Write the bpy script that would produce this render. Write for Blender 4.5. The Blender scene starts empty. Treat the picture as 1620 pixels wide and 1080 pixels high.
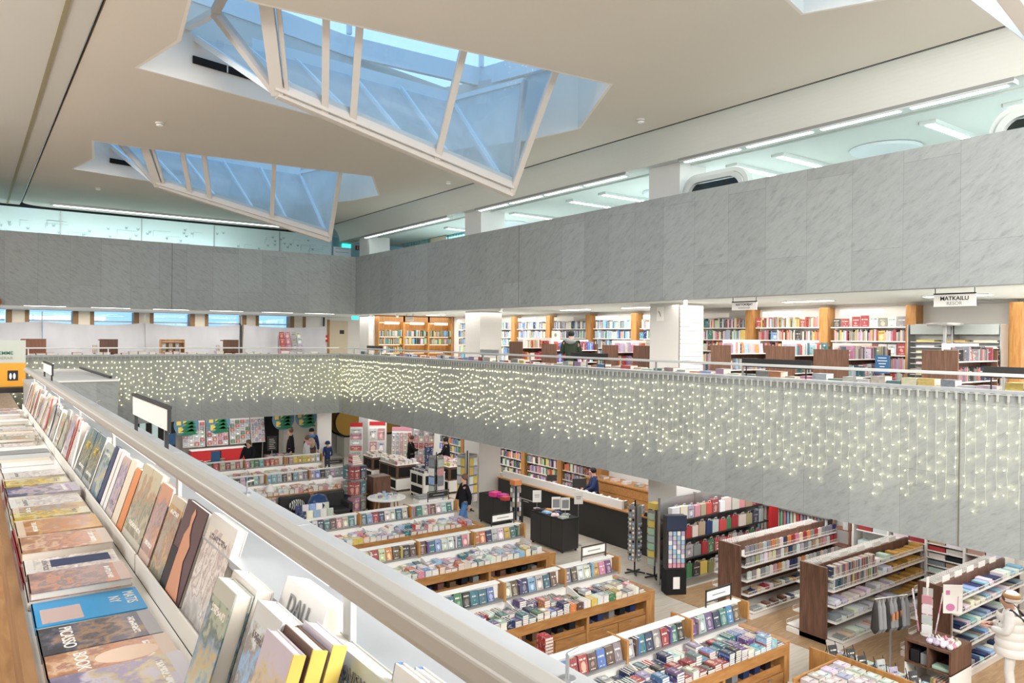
import bpy, bmesh, math, random
from mathutils import Vector, Matrix
from mathutils.geometry import tessellate_polygon
R = random.Random(7)
PI = math.pi
SC = bpy.context.scene
COL = SC.collection

# ------------------------------------------------------------------ camera
f_px = 1177.0
h, p, r = math.radians(36.15), math.radians(-.33), math.radians(.524)
F0 = Vector((math.sin(h), math.cos(h), 0)); R0 = Vector((math.cos(h), -math.sin(h), 0)); Z = Vector((0, 0, 1))
Fw = F0*math.cos(p)+Z*math.sin(p); U0 = Z*math.cos(p)-F0*math.sin(p)
Rt = R0*math.cos(r)+U0*math.sin(r); Up = U0*math.cos(r)-R0*math.sin(r)
cam = bpy.data.objects.new('camera', bpy.data.cameras.new('camera'))
COL.objects.link(cam)
cam.data.sensor_width = 36; cam.data.lens = 36*f_px/1620
cam.data.clip_start = .05; cam.data.clip_end = 300
EYE = 5.6
cam.matrix_world = Matrix(((Rt.x, Up.x, -Fw.x, 0), (Rt.y, Up.y, -Fw.y, 0), (Rt.z, Up.z, -Fw.z, EYE), (0, 0, 0, 1)))
SC.camera = cam
SC.view_settings.view_transform = 'Standard'; SC.view_settings.look = 'None'
SC.view_settings.gamma = 1; SC.view_settings.use_curve_mapping = False
SC.view_settings.exposure = -0.1

# ------------------------------------------------------------------ sky
W = bpy.data.worlds.new('sky'); SC.world = W; W.use_nodes = True
nt = W.node_tree
bg = nt.nodes['Background']
bg.inputs[0].default_value = (.47, .73, 1.0, 1); bg.inputs[1].default_value = 1.6

# ------------------------------------------------------------------ lights
def area(name, loc, size, power, color=(1, .96, .9), rot=(0, 0, 0), sy=None):
    l = bpy.data.lights.new(name, 'AREA'); l.energy = power; l.color = color
    l.shape = 'RECTANGLE'; l.size = size; l.size_y = sy or size
    o = bpy.data.objects.new(name, l); COL.objects.link(o); o.location = loc; o.rotation_euler = rot
    return o
WARM = (1, .93, .84); COOL = (.80, .97, 1.0); NEUT = (1, .98, .95)
# added fill lights, out of view, tilted to brighten the marble walls
area('fill_light', (6.5, -1, 9.7), 5, 1500, NEUT, rot=(math.radians(60), 0, math.radians(14)))
area('fill_light', (5.5, -5.5, 8.2), 8, 1500, NEUT, rot=(math.radians(75), 0, 0), sy=3)
area('fill_light', (-3.5, 12, 8.6), 2.5, 900, NEUT, rot=(0, math.radians(-60), 0), sy=16)

# ------------------------------------------------------------------ helpers
def nodes(m):
    m.use_nodes = True; n = m.node_tree; return n, n.nodes['Principled BSDF']
def mat(name, c, rough=.6, metal=0, spec=.3, emit=0, ec=None):
    m = bpy.data.materials.new(name); n, b = nodes(m)
    b.inputs['Base Color'].default_value = (*c, 1); b.inputs['Roughness'].default_value = rough
    b.inputs['Metallic'].default_value = metal; b.inputs['Specular IOR Level'].default_value = spec
    if emit:
        b.inputs['Emission Color'].default_value = (*(ec or c), 1); b.inputs['Emission Strength'].default_value = emit
    m.diffuse_color = (*c, 1)
    return m
def N(n, t, **k):
    x = n.nodes.new(t)
    for a, v in k.items(): setattr(x, a, v)
    return x
def vary(m, amount=.12, scale=8, vec=(1, 1, 1), detail=4):
    """break up a plain colour with noise"""
    n = m.node_tree; b = n.nodes['Principled BSDF']; c = b.inputs['Base Color'].default_value[:]
    tc = N(n, 'ShaderNodeTexCoord'); mp = N(n, 'ShaderNodeMapping'); mp.inputs['Scale'].default_value = vec
    no = N(n, 'ShaderNodeTexNoise'); no.inputs['Scale'].default_value = scale; no.inputs['Detail'].default_value = detail
    mx = N(n, 'ShaderNodeMix', data_type='RGBA')
    L = n.links.new
    L(tc.outputs['Object'], mp.inputs[0]); L(mp.outputs[0], no.inputs[0]); L(no.outputs[0], mx.inputs[0])
    mx.inputs[6].default_value = (*[v*(1-amount) for v in c[:3]], 1); mx.inputs[7].default_value = (*[min(1, v*(1+amount)) for v in c[:3]], 1)
    L(mx.outputs[2], b.inputs['Base Color'])
    return m
def wood(name, c1, c2, vec, rough=.45):
    m = mat(name, c1, rough); n = m.node_tree; b = n.nodes['Principled BSDF']; L = n.links.new
    tc = N(n, 'ShaderNodeTexCoord'); mp = N(n, 'ShaderNodeMapping'); mp.inputs['Scale'].default_value = vec
    no = N(n, 'ShaderNodeTexNoise'); no.inputs['Scale'].default_value = 3; no.inputs['Detail'].default_value = 6; no.inputs['Distortion'].default_value = .6
    cr = N(n, 'ShaderNodeValToRGB'); cr.color_ramp.elements[0].color = (*c1, 1); cr.color_ramp.elements[1].color = (*c2, 1)
    cr.color_ramp.elements[0].position = .35; cr.color_ramp.elements[1].position = .65
    L(tc.outputs['Object'], mp.inputs[0]); L(mp.outputs[0], no.inputs[0]); L(no.outputs[0], cr.inputs[0]); L(cr.outputs[0], b.inputs['Base Color'])
    return m
def marble(name, axis, c=(.318, .338, .334)):
    m = mat(name, c, .55, spec=.25); n = m.node_tree; b = n.nodes['Principled BSDF']; L = n.links.new
    tc = N(n, 'ShaderNodeTexCoord'); sp = N(n, 'ShaderNodeSeparateXYZ'); cb = N(n, 'ShaderNodeCombineXYZ')
    L(tc.outputs['Object'], sp.inputs[0]); L(sp.outputs[2], cb.inputs[0]); L(sp.outputs[axis], cb.inputs[1])
    br = N(n, 'ShaderNodeTexBrick'); br.offset = .45; br.offset_frequency = 2
    br.inputs['Scale'].default_value = 1; br.inputs['Brick Width'].default_value = 2.35; br.inputs['Row Height'].default_value = .82
    br.inputs['Mortar Size'].default_value = .004; br.inputs['Mortar Smooth'].default_value = .3; br.inputs['Bias'].default_value = -.1
    br.inputs['Color1'].default_value = (*[v*.93 for v in c], 1); br.inputs['Color2'].default_value = (*[v*1.07 for v in c], 1)
    br.inputs['Mortar'].default_value = (*[v*.72 for v in c], 1)
    L(cb.outputs[0], br.inputs['Vector'])
    m0 = N(n, 'ShaderNodeMapping'); m0.inputs['Rotation'].default_value = (.62, 0, 0) if axis == 1 else (0, -.62, 0)
    mp = N(n, 'ShaderNodeMapping'); mp.inputs['Scale'].default_value = (1, .42, 1.5) if axis == 1 else (.42, 1, 1.5)
    no = N(n, 'ShaderNodeTexNoise'); no.inputs['Scale'].default_value = 10; no.inputs['Detail'].default_value = 10; no.inputs['Roughness'].default_value = .72; no.inputs['Distortion'].default_value = .35
    L(tc.outputs['Object'], m0.inputs[0]); L(m0.outputs[0], mp.inputs[0]); L(mp.outputs[0], no.inputs[0])
    cr = N(n, 'ShaderNodeValToRGB'); e = cr.color_ramp.elements
    e[0].position = .33; e[0].color = (.78, .79, .80, 1); e[1].position = .62; e[1].color = (1.08, 1.08, 1.08, 1)
    k = cr.color_ramp.elements.new(.46); k.color = (.985, .985, .985, 1)
    L(no.outputs[0], cr.inputs[0])
    mx = N(n, 'ShaderNodeMix', data_type='RGBA', blend_type='MULTIPLY'); mx.inputs[0].default_value = 1
    L(br.outputs['Color'], mx.inputs[6]); L(cr.outputs[0], mx.inputs[7]); L(mx.outputs[2], b.inputs['Base Color'])
    return m
def art(name, cols, scale=6, kind='noise', rough=.25, axis=2):
    """printed jacket: painted bands and patches of several inks over the height of the cover"""
    m = mat(name, cols[0], rough, spec=.5); n = m.node_tree; b = n.nodes['Principled BSDF']; L = n.links.new
    tc = N(n, 'ShaderNodeTexCoord'); sp = N(n, 'ShaderNodeSeparateXYZ'); L(tc.outputs['Generated'], sp.inputs[0])
    t = N(n, 'ShaderNodeTexNoise'); t.inputs['Scale'].default_value = 34; t.inputs['Detail'].default_value = 8; t.inputs['Roughness'].default_value = .7; t.inputs['Distortion'].default_value = .3
    g = N(n, 'ShaderNodeTexNoise'); g.inputs['Scale'].default_value = scale*1.6; g.inputs['Detail'].default_value = 3
    L(tc.outputs['Object'], t.inputs['Vector']); L(tc.outputs['Object'], g.inputs['Vector'])
    def mth(op, a, b_, c=None):
        x = N(n, 'ShaderNodeMath', operation=op)
        for i, v in enumerate((a, b_, c)):
            if v is None: continue
            if isinstance(v, (int, float)): x.inputs[i].default_value = v
            else: L(v, x.inputs[i])
        return x.outputs[0]
    v = mth('ADD', mth('MULTIPLY', sp.outputs[axis], .55), mth('ADD', mth('MULTIPLY', g.outputs[0], .75), mth('MULTIPLY', t.outputs[0], .35)))
    cr = N(n, 'ShaderNodeValToRGB'); e = cr.color_ramp.elements; k = len(cols)
    seq = [cols[q % k] for q in (0, 1, 2 % k, 0, k-1, 1)]
    e[0].position = .50; e[0].color = (*[x*.55 for x in seq[0]], 1); e[1].position = 1.12 if False else 1.0; e[1].color = (*seq[-1], 1)
    for q, c in zip((.62, .70, .76, .84, .92), seq): x = e.new(q); f = (.75, 1.0, .8, 1.1, .9)[(0 if q < .65 else 1 if q < .72 else 2 if q < .8 else 3 if q < .9 else 4)]; x.color = (*[min(.85, w*f) for w in c], 1)
    L(v, cr.inputs[0])
    # plain margin with a line of lettering marks near the top of the jacket
    o2 = {2: 1, 0: 1}[axis]
    mg = mth('GREATER_THAN', sp.outputs[axis], .88) if len(name) % 2 else mth('LESS_THAN', sp.outputs[axis], .10)
    st = N(n, 'ShaderNodeTexNoise'); st.inputs['Scale'].default_value = 120; st.inputs['Detail'].default_value = 0; L(tc.outputs['Object'], st.inputs['Vector'])
    ln = mth('MULTIPLY', mth('LESS_THAN', mth('ABSOLUTE', mth('SUBTRACT', sp.outputs[axis], .80 if len(name) % 2 else .22), 0), .028), mth('MULTIPLY', mth('LESS_THAN', mth('ABSOLUTE', mth('SUBTRACT', sp.outputs[o2], .5), 0), .33), mth('GREATER_THAN', st.outputs[0], .46)))
    mx = N(n, 'ShaderNodeMix', data_type='RGBA'); L(mg, mx.inputs[0]); L(cr.outputs[0], mx.inputs[6]); mx.inputs[7].default_value = (*[.5*w+.3 for w in cols[1]], 1)
    m2 = N(n, 'ShaderNodeMix', data_type='RGBA'); L(ln, m2.inputs[0]); L(mx.outputs[2], m2.inputs[6])
    lum = sum(cols[0])/3; m2.inputs[7].default_value = (.8, .8, .76, 1) if lum < .35 else (.12, .12, .14, 1)
    L(m2.outputs[2], b.inputs['Base Color'])
    ART[m.name] = (cols, scale)
    if axis == 2: FLAT[m.name] = art(name+'_flat', cols, scale, kind, rough, 0)
    return m
ART = {}; FLAT = {}

M = {}
M['plaster'] = vary(mat('ceiling_plaster', (.66, .615, .55), .8, spec=.1), .02, .6)
M['plaster_cool'] = mat('cool_plaster', (.62, .66, .64), .8, spec=.1)
M['white'] = mat('white_paint', (.8, .79, .77), .55)
M['colw'] = mat('column_white', (.66, .65, .63), .55)
M['shaft'] = mat('shaft_white', (.76, .72, .66), .45, spec=.4)
M['frame'] = mat('painted_frame', (.62, .58, .54), .5)
M['roofbeam'] = mat('roof_beam', (.82, .86, .88), .5)
M['marbleB'] = marble('marble_slabs_long', 1)
M['marbleA'] = marble('marble_slabs_end', 0)
M['cap'] = vary(mat('marble_cap', (.38, .40, .42), .3, spec=.5), .28, 7, (1, .35, 1), 9)
M['rail'] = mat('brushed_rail', (.40, .385, .36), .42, .25)
M['steel'] = mat('steel', (.45, .46, .47), .35, .8)
M['black'] = mat('black_metal', (.02, .02, .022), .45)
M['dark'] = mat('dark_laminate', (.035, .034, .033), .45)
M['slot'] = mat('dark_slot', (.01, .01, .01), .8)
M['oak'] = wood('oak', (.34, .155, .05), (.46, .235, .085), (1, 6, 6))
M['oakv'] = wood('oak_upright', (.37, .175, .055), (.49, .26, .09), (6, 6, 1))
M['walnut'] = wood('walnut', (.10, .052, .034), (.17, .09, .06), (7, 7, .7))
M['walnut_red'] = wood('walnut_red', (.22, .09, .055), (.30, .14, .09), (7, 7, .7))
M['shelf'] = mat('white_shelf', (.78, .76, .72), .5)
M['paper'] = mat('page_block', (.80, .76, .68), .9, spec=.1)
M['signw'] = mat('sign_white', (.82, .81, .78), .6)
M['signg'] = mat('sign_grey', (.36, .40, .40), .6)
M['ink'] = mat('ink', (.03, .03, .035), .7)
M['inkg'] = mat('ink_grey', (.28, .28, .28), .7)
M['cloth_white'] = vary(mat('white_sheet', (.50, .51, .55), .9, spec=.05), .06, 3, (1, 1, .4))
M['red'] = mat('red_paint', (.55, .03, .035), .5)
M['green'] = mat('green_dark', (.02, .16, .07), .6)
M['blue'] = mat('blue_card', (.04, .13, .28), .5)
M['tube'] = mat('lamp_tube', (1, 1, 1), emit=6, ec=(.90, .99, 1))
M['lampw'] = mat('lamp_panel', (1, 1, 1), emit=9, ec=(1, .95, .88))
M['ledn'] = mat('rail_led_strip', (1, 1, 1), emit=2.6, ec=(1, .98, .95))
M['led'] = mat('led_strip', (1, 1, 1), emit=2.6, ec=(1, .98, .95))
M['shelfled'] = mat('shelf_led', (1, 1, 1), emit=6, ec=(1, .85, .62))
M['fairy'] = mat('fairy_bulb', (1, .9, .5), emit=32, ec=(1, .91, .46))
M['clip'] = mat('clear_cable', (.46, .47, .44), .5)
M['exitg'] = mat('exit_green', (.0, .5, .4), emit=2.2, ec=(.05, .9, .7))
M['skin'] = mat('skin', (.55, .33, .24), .55)
M['darkglass'] = mat('dark_glass', (.012, .02, .02), .08, spec=.6)

def glassmat(name, tint, gl=.08):
    m = bpy.data.materials.new(name); m.use_nodes = True; n = m.node_tree; n.nodes.clear(); L = n.links.new
    o = N(n, 'ShaderNodeOutputMaterial'); t = N(n, 'ShaderNodeBsdfTransparent'); g = N(n, 'ShaderNodeBsdfGlossy'); x = N(n, 'ShaderNodeMixShader')
    t.inputs[0].default_value = (*tint, 1); g.inputs['Roughness'].default_value = .03; x.inputs[0].default_value = gl
    L(t.outputs[0], x.inputs[1]); L(g.outputs[0], x.inputs[2]); L(x.outputs[0], o.inputs[0]); m.diffuse_color = (*tint, .3)
    return m
M['glass'] = glassmat('clear_blue_glass', (.80, .91, 1.0))
def sky_reflect():  # sky reflection and haze painted as pale diffuse colour on the back panes
    m = glassmat('sky_reflection_glass', (.62, .82, 1.0)); n = m.node_tree; L = n.links.new
    mx = [x for x in n.nodes if x.type == 'MIX_SHADER'][0]; o = [x for x in n.nodes if x.type == 'OUTPUT_MATERIAL'][0]
    d = N(n, 'ShaderNodeBsdfTranslucent'); d.inputs[0].default_value = (.86, .93, .97, 1); d2 = N(n, 'ShaderNodeBsdfDiffuse'); d2.inputs[0].default_value = (.84, .90, .94, 1)
    a = N(n, 'ShaderNodeMixShader'); L(d.outputs[0], a.inputs[1]); L(d2.outputs[0], a.inputs[2])
    x = N(n, 'ShaderNodeMixShader'); no = N(n, 'ShaderNodeTexNoise'); no.inputs['Scale'].default_value = .9; no.inputs['Detail'].default_value = 3
    cr = N(n, 'ShaderNodeMapRange'); cr.inputs[1].default_value = .3; cr.inputs[2].default_value = .7; cr.inputs[3].default_value = .50; cr.inputs[4].default_value = .92
    L(no.outputs[0], cr.inputs[0]); L(cr.outputs[0], x.inputs[0]); L(mx.outputs[0], x.inputs[1]); L(a.outputs[0], x.inputs[2]); L(x.outputs[0], o.inputs[0]); return m
M['skyrefl'] = sky_reflect()
M['glassc'] = glassmat('clear_glass', (.93, .97, .97), .06)

# object-coloured cover and attribute-coloured cover
def covermat(name, attr):
    m = mat(name, (.5, .5, .5), .4); n = m.node_tree; b = n.nodes['Principled BSDF']; L = n.links.new
    def mth(op, a, b_=None, c=None):
        x = N(n, 'ShaderNodeMath', operation=op)
        for i, v in enumerate((a, b_, c)):
            if v is None: continue
            if isinstance(v, (int, float)): x.inputs[i].default_value = v
            else: L(v, x.inputs[i])
        return x.outputs[0]
    def mix(f, a, b_, mode='MIX'):
        x = N(n, 'ShaderNodeMix', data_type='RGBA', blend_type=mode); 
        for i, v in ((0, f), (6, a), (7, b_)):
            if isinstance(v, (int, float)): x.inputs[i].default_value = v
            elif isinstance(v, tuple): x.inputs[i].default_value = v
            else: L(v, x.inputs[i])
        return x.outputs[2]
    oi = N(n, 'ShaderNodeObjectInfo'); tc = N(n, 'ShaderNodeTexCoord')
    if attr:
        a = N(n, 'ShaderNodeAttribute', attribute_name='Col'); src = a.outputs['Color']
        no = N(n, 'ShaderNodeTexNoise'); no.inputs['Scale'].default_value = 22; no.inputs['Detail'].default_value = 3; L(tc.outputs['Object'], no.inputs['Vector'])
        f = mth('GREATER_THAN', no.outputs[0], .6)
        L(mix(f, src, mix(.5, src, (.7, .68, .62, 1))), b.inputs['Base Color']); return m
    src = oi.outputs['Color']; rnd = oi.outputs['Random']
    ad = N(n, 'ShaderNodeVectorMath', operation='ADD'); L(tc.outputs['Generated'], ad.inputs[0]); L(mth('MULTIPLY', rnd, 37.0), ad.inputs[1])
    sp = N(n, 'ShaderNodeSeparateXYZ'); L(tc.outputs['Generated'], sp.inputs[0]); X, Zz = sp.outputs[0], sp.outputs[2]
    no = N(n, 'ShaderNodeTexNoise'); no.inputs['Scale'].default_value = 2.6; no.inputs['Detail'].default_value = 5; no.inputs['Distortion'].default_value = .9; L(ad.outputs[0], no.inputs['Vector'])
    hs = N(n, 'ShaderNodeHueSaturation'); hs.inputs['Saturation'].default_value = .7; L(mth('ADD', .42, mth('MULTIPLY', rnd, .16)), hs.inputs['Hue']); hs.inputs['Value'].default_value = 1.5; L(src, hs.inputs['Color'])
    base = mix(mth('MULTIPLY', no.outputs[0], 1.0), mix(1.0, src, (.45, .45, .5, 1), 'MULTIPLY'), mix(.12, src, (.8, .8, .8, 1)))
    # picture: an oval-ish field around the lower middle
    dx = mth('MULTIPLY', mth('SUBTRACT', X, .5), 2.4); dz = mth('MULTIPLY', mth('SUBTRACT', Zz, .38), 2.6)
    rr = mth('ADD', mth('ADD', mth('MULTIPLY', dx, dx), mth('MULTIPLY', dz, dz)), mth('MULTIPLY', no.outputs[0], 1.1))
    pic = mth('LESS_THAN', rr, mth('ADD', .45, mth('MULTIPLY', rnd, .6)))
    n3 = N(n, 'ShaderNodeTexNoise'); n3.inputs['Scale'].default_value = 7; n3.inputs['Detail'].default_value = 3; L(ad.outputs[0], n3.inputs['Vector'])
    col = mix(pic, base, mix(n3.outputs[0], hs.outputs[0], mix(.55, src, (.72, .66, .56, 1))))
    # title: one or two broken bands of lettering-like marks
    sc = N(n, 'ShaderNodeVectorMath', operation='MULTIPLY'); L(ad.outputs[0], sc.inputs[0]); sc.inputs[1].default_value = (16, 1, 3)
    n4 = N(n, 'ShaderNodeTexNoise'); n4.inputs['Scale'].default_value = 1.0; n4.inputs['Detail'].default_value = 1; L(sc.outputs[0], n4.inputs['Vector'])
    z0 = mth('ADD', .62, mth('MULTIPLY', rnd, .16))
    band = mth('MULTIPLY', mth('LESS_THAN', mth('ABSOLUTE', mth('SUBTRACT', Zz, z0)), .045), mth('LESS_THAN', mth('ABSOLUTE', mth('SUBTRACT', X, .5)), .36))
    band2 = mth('MULTIPLY', mth('LESS_THAN', mth('ABSOLUTE', mth('SUBTRACT', Zz, .12)), .022), mth('LESS_THAN', mth('ABSOLUTE', mth('SUBTRACT', X, .5)), .28))
    tt = mth('MULTIPLY', mth('MINIMUM', 1.0, mth('ADD', band, band2)), mth('GREATER_THAN', n4.outputs[0], .47))
    lum = N(n, 'ShaderNodeRGBToBW'); L(src, lum.inputs[0])
    tcol = mix(mth('GREATER_THAN', lum.outputs[0], .38), (.78, .75, .66, 1), (.06, .06, .08, 1))
    L(mix(tt, col, tcol), b.inputs['Base Color'])
    return m
M['cover'] = covermat('printed_cover', False)
M['coverstuff'] = covermat('printed_cover_mass', True)
mp_ = mat('mass_plain', (.5, .5, .5), .6); _n = mp_.node_tree; _a = N(_n, 'ShaderNodeAttribute', attribute_name='Col')
_n.links.new(_a.outputs['Color'], _n.nodes['Principled BSDF'].inputs['Base Color']); M['mass'] = mp_
mp_ = mat('object_tint', (.5, .5, .5), .55); _n = mp_.node_tree; _a = N(_n, 'ShaderNodeObjectInfo')
_n.links.new(_a.outputs['Color'], _n.nodes['Principled BSDF'].inputs['Base Color']); M['tint'] = mp_

class MB:
    def __init__(s): s.v = []; s.f = []; s.m = []; s.c = []; s.mats = []; s.T = None
    def mi(s, m):
        if m not in s.mats: s.mats.append(m)
        return s.mats.index(m)
    def add(s, vs, fs, m=None, c=None):
        k = len(s.v)
        if s.T is not None: vs = [s.T @ Vector(v) for v in vs]
        s.v += [tuple(v) for v in vs]; i = s.mi(m) if m else 0
        for f in fs: s.f.append([a+k for a in f]); s.m.append(i); s.c.append(c or (.5, .5, .5))
        return s
    def box(s, x0, x1, y0, y1, z0, z1, m=None, c=None):
        return s.add([(x0, y0, z0), (x1, y0, z0), (x1, y1, z0), (x0, y1, z0), (x0, y0, z1), (x1, y0, z1), (x1, y1, z1), (x0, y1, z1)],
                     [(3, 2, 1, 0), (4, 5, 6, 7), (0, 1, 5, 4), (1, 2, 6, 5), (2, 3, 7, 6), (3, 0, 4, 7)], m, c)
    def prism(s, pts, z0, z1, m=None, c=None):
        n = len(pts); vs = [(x, y, z0) for x, y in pts]+[(x, y, z1) for x, y in pts]
        return s.add(vs, [tuple(range(n))[::-1], tuple(range(n, 2*n))]+[(i, (i+1) % n, (i+1) % n+n, i+n) for i in range(n)], m, c)
    def lathe(s, prof, cx=0, cy=0, n=16, m=None, c=None, cap=True):
        vs = []; fs = []
        for rr, z in prof:
            for k in range(n): vs.append((cx+rr*math.cos(2*PI*k/n), cy+rr*math.sin(2*PI*k/n), z))
        for j in range(len(prof)-1):
            for k in range(n): fs.append((j*n+k, j*n+(k+1) % n, (j+1)*n+(k+1) % n, (j+1)*n+k))
        if cap: fs += [tuple(range(n))[::-1], tuple(range((len(prof)-1)*n, len(prof)*n))]
        return s.add(vs, fs, m, c)
    def bar(s, a, b, w, d=None, m=None, c=None, up=(0, 0, 1)):
        a, b = Vector(a), Vector(b); d = d or w; t = (b-a).normalized(); u = Vector(up)
        if abs(t.dot(u)) > .98: u = Vector((1, 0, 0))
        x = t.cross(u).normalized()*w/2; y = x.cross(t).normalized()*d/2
        vs = [a-x-y, a+x-y, a+x+y, a-x+y, b-x-y, b+x-y, b+x+y, b-x+y]
        return s.add(vs, [(3, 2, 1, 0), (4, 5, 6, 7), (0, 1, 5, 4), (1, 2, 6, 5), (2, 3, 7, 6), (3, 0, 4, 7)], m, c)
    def tube(s, pts, rad, n=6, m=None, c=None):
        for a, b in zip(pts[:-1], pts[1:]):
            a, b = Vector(a), Vector(b); t = (b-a).normalized(); u = Vector((0, 0, 1)) if abs(t.z) < .95 else Vector((1, 0, 0))
            x = t.cross(u).normalized()*rad; y = x.cross(t).normalized()*rad; vs = []
            for q in (a, b):
                for k in range(n): vs.append(q+x*math.cos(2*PI*k/n)+y*math.sin(2*PI*k/n))
            s.add(vs, [(k, (k+1) % n, (k+1) % n+n, k+n) for k in range(n)]+[tuple(range(n))[::-1], tuple(range(n, 2*n))], m, c)
        return s
    def ball(s, cx, cy, cz, rx, ry=None, rz=None, n=10, m=None, c=None):
        ry = ry or rx; rz = rz or rx; vs = []; fs = []; q = n//2
        for j in range(q+1):
            th = PI*j/q
            for k in range(n): vs.append((cx+rx*math.sin(th)*math.cos(2*PI*k/n), cy+ry*math.sin(th)*math.sin(2*PI*k/n), cz+rz*math.cos(th)))
        for j in range(q):
            for k in range(n): fs.append(((j+1)*n+k, (j+1)*n+(k+1) % n, j*n+(k+1) % n, j*n+k))
        return s.add(vs, fs, m, c)
    def build(s, name, m=None, parent=None, loc=(0, 0, 0), rz=0, smooth=False, color=None, bevel=0, label=None, kind=None):
        me = bpy.data.meshes.new(name); me.from_pydata(s.v, [], s.f)
        ms = s.mats or [m or M['white']]
        for x in ms: me.materials.append(x)
        if len(ms) > 1: me.polygons.foreach_set('material_index', s.m)
        if any(x in (M['mass'], M['coverstuff']) for x in ms):
            a = me.color_attributes.new('Col', 'FLOAT_COLOR', 'CORNER'); d = []
            for f, c in zip(s.f, s.c): d += [*c, 1]*len(f)
            a.data.foreach_set('color', d)
        if smooth: me.polygons.foreach_set('use_smooth', [True]*len(s.f))
        me.update()
        o = bpy.data.objects.new(name, me); COL.objects.link(o); o.location = loc; o.rotation_euler = (0, 0, rz)
        if parent: o.parent = parent
        if color: o.color = (*color, 1)
        if label: o['label'] = label
        if kind: o['kind'] = kind
        if bevel:
            b = o.modifiers.new('bevel', 'BEVEL'); b.width = bevel; b.segments = 2; b.limit_method = 'ANGLE'
        return o
def box(*a): return MB().box(*a)
def tag(o, label, cat, group=None, kind=None):
    o['label'] = label; o['category'] = cat
    if group: o['group'] = group
    if kind: o['kind'] = kind
    return o
def thing(name, label, cat, loc=(0, 0, 0), rz=0, group=None):
    o = bpy.data.objects.new(name, None); COL.objects.link(o); o.location = loc; o.rotation_euler = (0, 0, rz); o.empty_display_size = .1
    return tag(o, label, cat, group)
def struct(mb, name, m, **k):
    o = mb.build(name, m, **k); o['kind'] = 'structure'; return o
def copy_tree(o, parent=None):
    c = o.copy(); COL.objects.link(c); c.parent = parent
    for ch in list(o.children): copy_tree(ch, c)
    return c
def polymesh(outer, holes, z, flip=False):
    loops = [outer]+holes; vs = [Vector((x, y, z)) for l in loops for x, y in l]
    tris = tessellate_polygon([[Vector((x, y, 0)) for x, y in l] for l in loops])
    mb = MB(); mb.add(vs, [t[::-1] if flip else t for t in tris]); return mb
DG = bpy.context.evaluated_depsgraph_get
def text(body, size, m, parent, loc, rot, name='lettering', ext=.001, align='CENTER', bold=False):
    cu = bpy.data.curves.new(name, 'FONT'); cu.body = body; cu.size = size; cu.extrude = ext; cu.align_x = align; cu.align_y = 'CENTER'
    if bold: cu.offset = size*.018
    o = bpy.data.objects.new(name, cu); COL.objects.link(o)
    me = bpy.data.meshes.new_from_object(o.evaluated_get(DG())); COL.objects.unlink(o); bpy.data.objects.remove(o)
    me.materials.clear(); me.materials.append(m)
    o = bpy.data.objects.new(name, me); COL.objects.link(o); o.parent = parent; o.location = loc; o.rotation_euler = rot
    return o
ORD = ['first', 'second', 'third', 'fourth', 'fifth', 'sixth', 'seventh', 'eighth', 'ninth', 'tenth', 'eleventh', 'twelfth', 'thirteenth', 'fourteenth', 'fifteenth', 'sixteenth', 'seventeenth', 'eighteenth', 'nineteenth', 'twentieth']
def nth(i):
    if i < 20: return ORD[i]
    tens = ['twenty', 'thirty', 'forty', 'fifty', 'sixty', 'seventy', 'eighty', 'ninety'][(i+1)//10-2]
    u = (i+1) % 10
    return (tens[:-1]+'ieth') if u == 0 else tens+'-'+ORD[u-1]
PAL = dict(navy=(.02, .04, .13), teal=(.03, .20, .22), black=(.015, .015, .02), crimson=(.42, .02, .03), red=(.6, .05, .04), orange=(.7, .22, .04), yellow=(.75, .55, .06),
           cream=(.70, .62, .48), white=(.74, .73, .72), pink=(.65, .25, .33), purple=(.15, .07, .26), lilac=(.42, .36, .55), green=(.06, .22, .09), mint=(.35, .55, .42),
           brown=(.16, .08, .05), grey=(.25, .26, .27), silver=(.5, .52, .54), blue=(.06, .20, .50), sky=(.25, .48, .68), olive=(.25, .25, .08), tan=(.45, .32, .20))
DARKP = ['navy', 'teal', 'black', 'crimson', 'purple', 'navy', 'grey', 'green', 'brown', 'blue', 'black', 'silver', 'sky', 'lilac', 'red', 'cream']
LIGHTP = ['white', 'cream', 'white', 'sky', 'pink', 'yellow', 'silver', 'orange', 'white', 'red', 'tan', 'cream', 'teal', 'blue', 'mint', 'grey', 'lilac']
MIXP = ['teal', 'white', 'navy', 'yellow', 'purple', 'silver', 'crimson', 'cream', 'blue', 'pink', 'grey', 'green', 'sky', 'black', 'orange', 'white', 'brown']
def desat(c, k=.18):
    g = sum(c)/3; return tuple(v*(1-k)+g*k for v in c)
PAL = {k: desat(v) for k, v in PAL.items()}
def jit(c, a=.15): return tuple(max(.005, min(.85, v*(1+R.uniform(-a, a)))) for v in c)

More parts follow.
